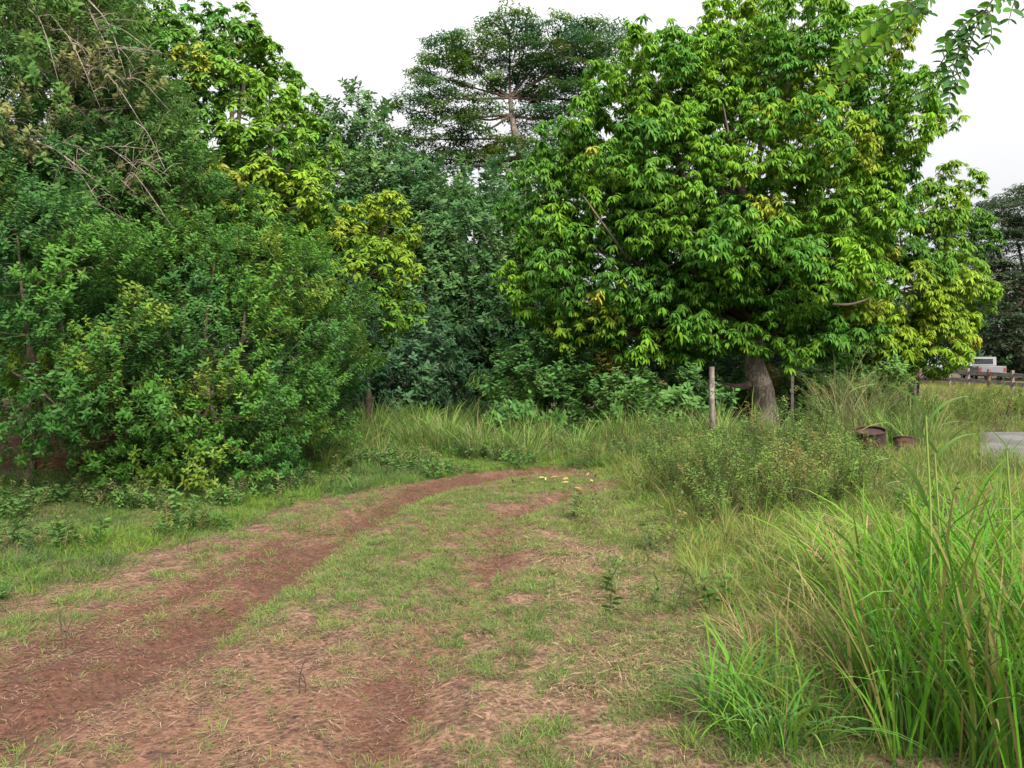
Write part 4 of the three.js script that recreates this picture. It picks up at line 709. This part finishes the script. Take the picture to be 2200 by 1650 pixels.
function drum(label, px, py, d, r, h, tilt) {
  const p = at(px, py, d), y = gh(p.x, p.z), g = thing('rusty_drum', label, 'drum', [p.x, y, p.z]); g.rotation.set(tilt, 0.4, tilt * 0.7);
  const prof = [[0, 0], [r * 0.96, 0], [r, 0.02], [r, h * 0.3], [r * 1.03, h * 0.33], [r, h * 0.36], [r, h * 0.63], [r * 1.03, h * 0.66], [r, h * 0.69], [r, h - 0.02]].map(([a, b]) => new THREE.Vector2(a, b)); mesh('shell', new THREE.LatheGeometry(prof, 22), rust, g);
  const rim = new THREE.TorusGeometry(r, 0.012, 6, 26); rim.rotateX(Math.PI / 2); rim.translate(0, h - 0.015, 0); mesh('rim', rim, rust, g);
  const lid = new THREE.CylinderGeometry(r * 0.97, r * 0.97, 0.006, 22); lid.translate(0, h - 0.05, 0); mesh('lid', lid, rust, g);
}
drum('rusty brown oil drum half sunk in the weeds', 1872, 985, 11.6, 0.21, 0.5, 0.16);
drum('second rusty drum farther back beside the tall canes', 1946, 985, 12.6, 0.17, 0.24, -0.25);
function log(label, pts, r0, r1) {
  const w = pts.map(p => { const v = at(...p); v.y = gh(v.x, v.z) + r0 * 0.85; return v; }), g = thing('log', label, 'log', [w[0].x, w[0].y - r0 * 0.8, w[0].z]);
  const b = new Buf(); b.tube(curve(w.map(p => p.clone().sub(g.position)), 8), [r0, r1], 9, [1, 1, 1], 0.35); mesh('bark', b.geo(), B.brown, g); const c = new THREE.CircleGeometry(r0 * 0.92, 12); const t = w[0].clone().sub(w[1]).normalize(); c.lookAt(t); c.translate(...w[0].clone().sub(g.position).addScaledVector(t, 0.01).toArray()); mesh('cut_end', c, new THREE.MeshStandardMaterial({ color: new THREE.Color().setRGB(0.32, 0.15, 0.08), roughness: 0.9 }), g);
}
log('short reddish log lying in the weeds right of the pale fence post', [[1570, 980, 12.0], [1625, 985, 11.8]], 0.13, 0.11);

// ---------------------------------------------------------------- grey paving, far rail fence and pickup
{
  const pts = [[9.3, -15.8], [15.5, -15.8], [12, -10.2], [6.25, -10.6]], s = new THREE.Shape(); pts.forEach(([x, z], i) => i ? s.lineTo(x, -z) : s.moveTo(x, -z)); s.closePath();
  const g = new THREE.ExtrudeGeometry(s, { depth: 0.1, bevelEnabled: true, bevelSize: 0.02, bevelThickness: 0.02, bevelSegments: 2 }); g.rotateX(-Math.PI / 2); g.translate(0, 0.16, 0);
  const t = noiseTex(256, 256, (i, j) => { const u = i / 256, v = j / 256, n = 0.24 + 0.1 * tnoise(u * 8, v * 8, 8) + 0.08 * (tnoise(u * 64, v * 64, 64) - 0.5); return [n, n * 0.99, n * 0.99]; }); t.repeat.set(0.4, 0.4);
  const m = mesh('pavement', g, new THREE.MeshStandardMaterial({ map: t, roughness: 0.9 }), scene); tag(m, 'grey concrete paving beyond the tall grass', 'pavement', null, 'structure');
}
{
  const a = at(2040, 800, 47), b = at(2300, 800, 34), g = thing('rail_fence', 'weathered grey rail fence at the far side of the field', 'fence', [a.x, gh(a.x, a.z), a.z]), n = 5, greyW = new THREE.MeshStandardMaterial({ color: new THREE.Color().setRGB(0.3, 0.28, 0.28), map: barkMap, roughness: 0.9 }), redW = new THREE.MeshStandardMaterial({ color: new THREE.Color().setRGB(0.28, 0.14, 0.13), map: barkMap, roughness: 0.9 });
  const spots = []; for (let k = 0; k <= n; k++) { const x = lerp(a.x, b.x, k / n), z = lerp(a.z, b.z, k / n); spots.push(V(x, gh(x, z), z).sub(g.position)); }
  spots.forEach((s, k) => { const p = new RoundedBoxGeometry(0.13, 1.25, 0.13, 1, 0.015); p.translate(s.x, s.y + 0.5, s.z); mesh('post', p, k === 2 ? redW : greyW, g); });
  for (let k = 0; k < n; k++) for (const h of [0.45, 0.88]) { const s = spots[k].clone().add(V(0, h, 0.09)), e = spots[k + 1].clone().add(V(0, h, 0.09)), l = s.distanceTo(e), r = new RoundedBoxGeometry(0.04, 0.2, l - 0.02, 1, 0.008); r.lookAt(e.clone().sub(s)); r.translate(...s.clone().lerp(e, 0.5).toArray()); mesh('rail', r, greyW, g); }
}
{ // pickup truck, side on
  const p = at(2108, 790, 60), g = thing('pickup_truck', 'silver pickup truck parked beyond the rail fence', 'truck', [p.x, gh(p.x, p.z) + 0.02, p.z]); g.rotation.y = 1.3;
  const paint = new THREE.MeshPhysicalMaterial({ color: new THREE.Color().setRGB(0.17, 0.18, 0.2), roughness: 0.4, metalness: 0.2, clearcoat: 0.8 }), glass = new THREE.MeshPhysicalMaterial({ color: 0x0c1014, roughness: 0.08, clearcoat: 1 }), rubber = new THREE.MeshStandardMaterial({ color: 0x121212, roughness: 0.9 }), chrome = new THREE.MeshStandardMaterial({ color: 0xbbbbbb, metalness: 0.9, roughness: 0.25 });
  const prof = new THREE.Shape(); [[-2.6, 0.5], [-2.6, 1.1], [-0.5, 1.12], [-0.38, 1.12], [-0.28, 1.78], [0.75, 1.8], [1.25, 1.2], [2.45, 1.08], [2.6, 0.9], [2.6, 0.5], [2.0, 0.45], [1.95, 0.62], [1.75, 0.8], [1.45, 0.8], [1.25, 0.62], [1.2, 0.45], [-1.2, 0.45], [-1.25, 0.62], [-1.45, 0.8], [-1.75, 0.8], [-1.95, 0.62], [-2, 0.45]].forEach(([x, y], i) => i ? prof.lineTo(x, y) : prof.moveTo(x, y)); prof.closePath();
  const bg = new THREE.ExtrudeGeometry(prof, { depth: 1.7, bevelEnabled: true, bevelSize: 0.05, bevelThickness: 0.06, bevelSegments: 3 }); bg.translate(0, 0, -0.85); mesh('body', bg, paint, g);
  const bed = new THREE.BoxGeometry(1.9, 0.02, 1.5); bed.translate(-1.58, 1.19, 0); mesh('bed_cover', bed, rubber, g);
  for (const sz of [-1, 1]) { const w = new THREE.Shape(); [[-0.2, 1.2], [-0.14, 1.68], [0.68, 1.7], [1.05, 1.22]].forEach(([x, y], i) => i ? w.lineTo(x, y) : w.moveTo(x, y)); w.closePath(); const wg = new THREE.ExtrudeGeometry(w, { depth: 0.02, bevelEnabled: false }); wg.translate(0, 0, sz > 0 ? 0.905 : -0.925); mesh('window', wg, glass, g); }
  const ws = new THREE.BoxGeometry(0.02, 0.6, 1.5); ws.rotateZ(0.7); ws.translate(1.06, 1.52, 0); mesh('windscreen', ws, glass, g);
  const rw = new RoundedBoxGeometry(0.03, 0.4, 1.35, 2, 0.012); rw.rotateZ(-0.15); rw.translate(-0.395, 1.5, 0); mesh('rear_window', rw, glass, g);
  const tg = new RoundedBoxGeometry(0.03, 0.46, 1.4, 2, 0.012); tg.translate(-2.66, 0.88, 0); mesh('tailgate', tg, paint, g);
  const red = new THREE.MeshPhysicalMaterial({ color: new THREE.Color().setRGB(0.25, 0.02, 0.02), roughness: 0.3 }); for (const z of [-0.8, 0.8]) { const tl = new RoundedBoxGeometry(0.04, 0.3, 0.12, 2, 0.015); tl.translate(-2.66, 0.9, z); mesh('tail_light', tl, red, g); }
  const bp = new RoundedBoxGeometry(0.12, 0.16, 1.8, 2, 0.03); bp.translate(-2.72, 0.5, 0); mesh('bumper', bp, rubber, g);
  for (const x of [-1.6, 1.6]) for (const z of [-0.82, 0.82]) { const w = new THREE.Group(); w.name = 'wheel'; w.position.set(x, 0.36, z); g.add(w); const ty = new THREE.TorusGeometry(0.26, 0.1, 10, 24); mesh('tyre', ty, rubber, w); const rm = new THREE.CylinderGeometry(0.2, 0.2, 0.14, 18); rm.rotateX(Math.PI / 2); mesh('rim', rm, chrome, w); }
  for (const z of [-0.65, 0.65]) { const h = new RoundedBoxGeometry(0.06, 0.14, 0.3, 2, 0.02); h.translate(2.63, 0.92, z); mesh('headlight', h, chrome, g); }
}

// ---------------------------------------------------------------- small things on the track
{
  const lm = [[0.24, 0.2, 0.03], [0.25, 0.23, 0.06], [0.2, 0.12, 0.03]].map(c => new THREE.MeshStandardMaterial({ color: new THREE.Color().setRGB(...c), roughness: 0.7, side: THREE.DoubleSide }));
  rnd = mulberry(900); const geo = []; for (let k = 0; k < 4; k++) { const b = new Buf(); b.leaf(V(0, 0, -0.08), V(0, R(0.1, 0.35), 1), R(0.15, 0.19), 0.055, R(0.4, 0.9), 4, [1, 1, 1]); geo.push(b.geo()); }
  const spots = [[1060, 1022], [1116, 1042], [1132, 1040], [1150, 1034], [1158, 1037], [1188, 1028], [1194, 1036], [1200, 1031], [1232, 1036], [1240, 1020], [1258, 1022], [1313, 1003], [1320, 1000], [1338, 1033], [1248, 1049], [1262, 1046], [1212, 1040], [1172, 1030], [1286, 1030], [1222, 1016]];
  for (const [px, py] of spots) { const d = EYE * FOCAL / (py - HORIZON) + R(-0.5, 0.3), x = (px - 1110) / FOCAL * d * 1.1 + R(-0.25, 0.15), m = mesh(numbered('fallen_leaf'), geo[rnd() * 4 | 0], lm[rnd() * 3 | 0]); m.position.set(x, gh(x, -d) + 0.045, -d); m.rotation.set(R(-0.6, 0.6), R(0, 6.28), R(-0.8, 0.8)); m.scale.setScalar(R(0.4, 0.7)); tag(m, 'yellow fallen leaf lying on the bend of the track', 'leaf', 'yellow leaves fallen on the track'); }
  for (const [px, py, h, label] of [[640, 1500, 0.17, 'pair of dry brown weed stalks standing in the near track'], [400, 1190, 0.2, 'dry reddish weed stalk at the edge of the left verge'], [125, 1400, 0.3, 'thin dead stem standing in bare soil at far left']]) {
    const d = EYE * FOCAL / (py - HORIZON), x = (px - 1100) / FOCAL * d, g = thing('dead_stalk', label, 'stalk', [x, gh(x, -d), -d]);
    for (const [dx, k] of [[0, 1], [0.028, 0.75]]) { const b = new Buf(), e = V(dx + R(-0.05, 0.05), h * k, R(-0.03, 0.03)); b.tube(curve([V(dx, -0.02, 0), V(dx * 0.9, h * k * 0.5, 0), e], 5), [0.004, 0.0015], 4); for (let i = 0; i < 3; i++) b.tube([V(dx * 0.9, h * k * (0.4 + i * 0.15), 0), V(dx + R(-0.05, 0.05), h * k * (0.6 + i * 0.15), R(-0.03, 0.03))], [0.002, 0.001], 3); mesh('stem', b.geo(), B.brown, g); }
  }
  // soil crumbs in the ruts
  const cg = new THREE.IcosahedronGeometry(0.011, 1), c = new Copies(); { const q = cg.attributes.position; for (let i = 0; i < q.count; i++) { const x = q.getX(i), y = q.getY(i), z = q.getZ(i), k = 0.75 + 0.5 * noise3(x * 130 + 9, y * 130 + 9, z * 130 + 9); q.setXYZ(i, x * k * 1.2, y * k * 0.6, z * k); } cg.computeVertexNormals(); } for (let i = 0; i < 9000; i++) { const d = 2.8 + 8 * Math.pow(rnd(), 0.9), x = R(-3.6, 1.4); if (rnd() > bare(x, d) * 0.9) continue; const v = R(0.5, 1.1); c.add(V(x, gh(x, -d) + 0.003, -d), V(R(-1, 1), 1, R(-1, 1)).normalize(), R(0, 6.28), R(0.25, 0.9) * (rnd() < 0.04 ? 1.8 : 1), [0.095 * v, 0.043 * v, 0.029 * v]); }
  tag(c.build('soil_crumbs', cg, new THREE.MeshStandardMaterial({ roughness: 1 })), 'loose crumbs of red soil in the wheel ruts', 'soil', null, 'stuff');
}
renderer.render(scene, camera);
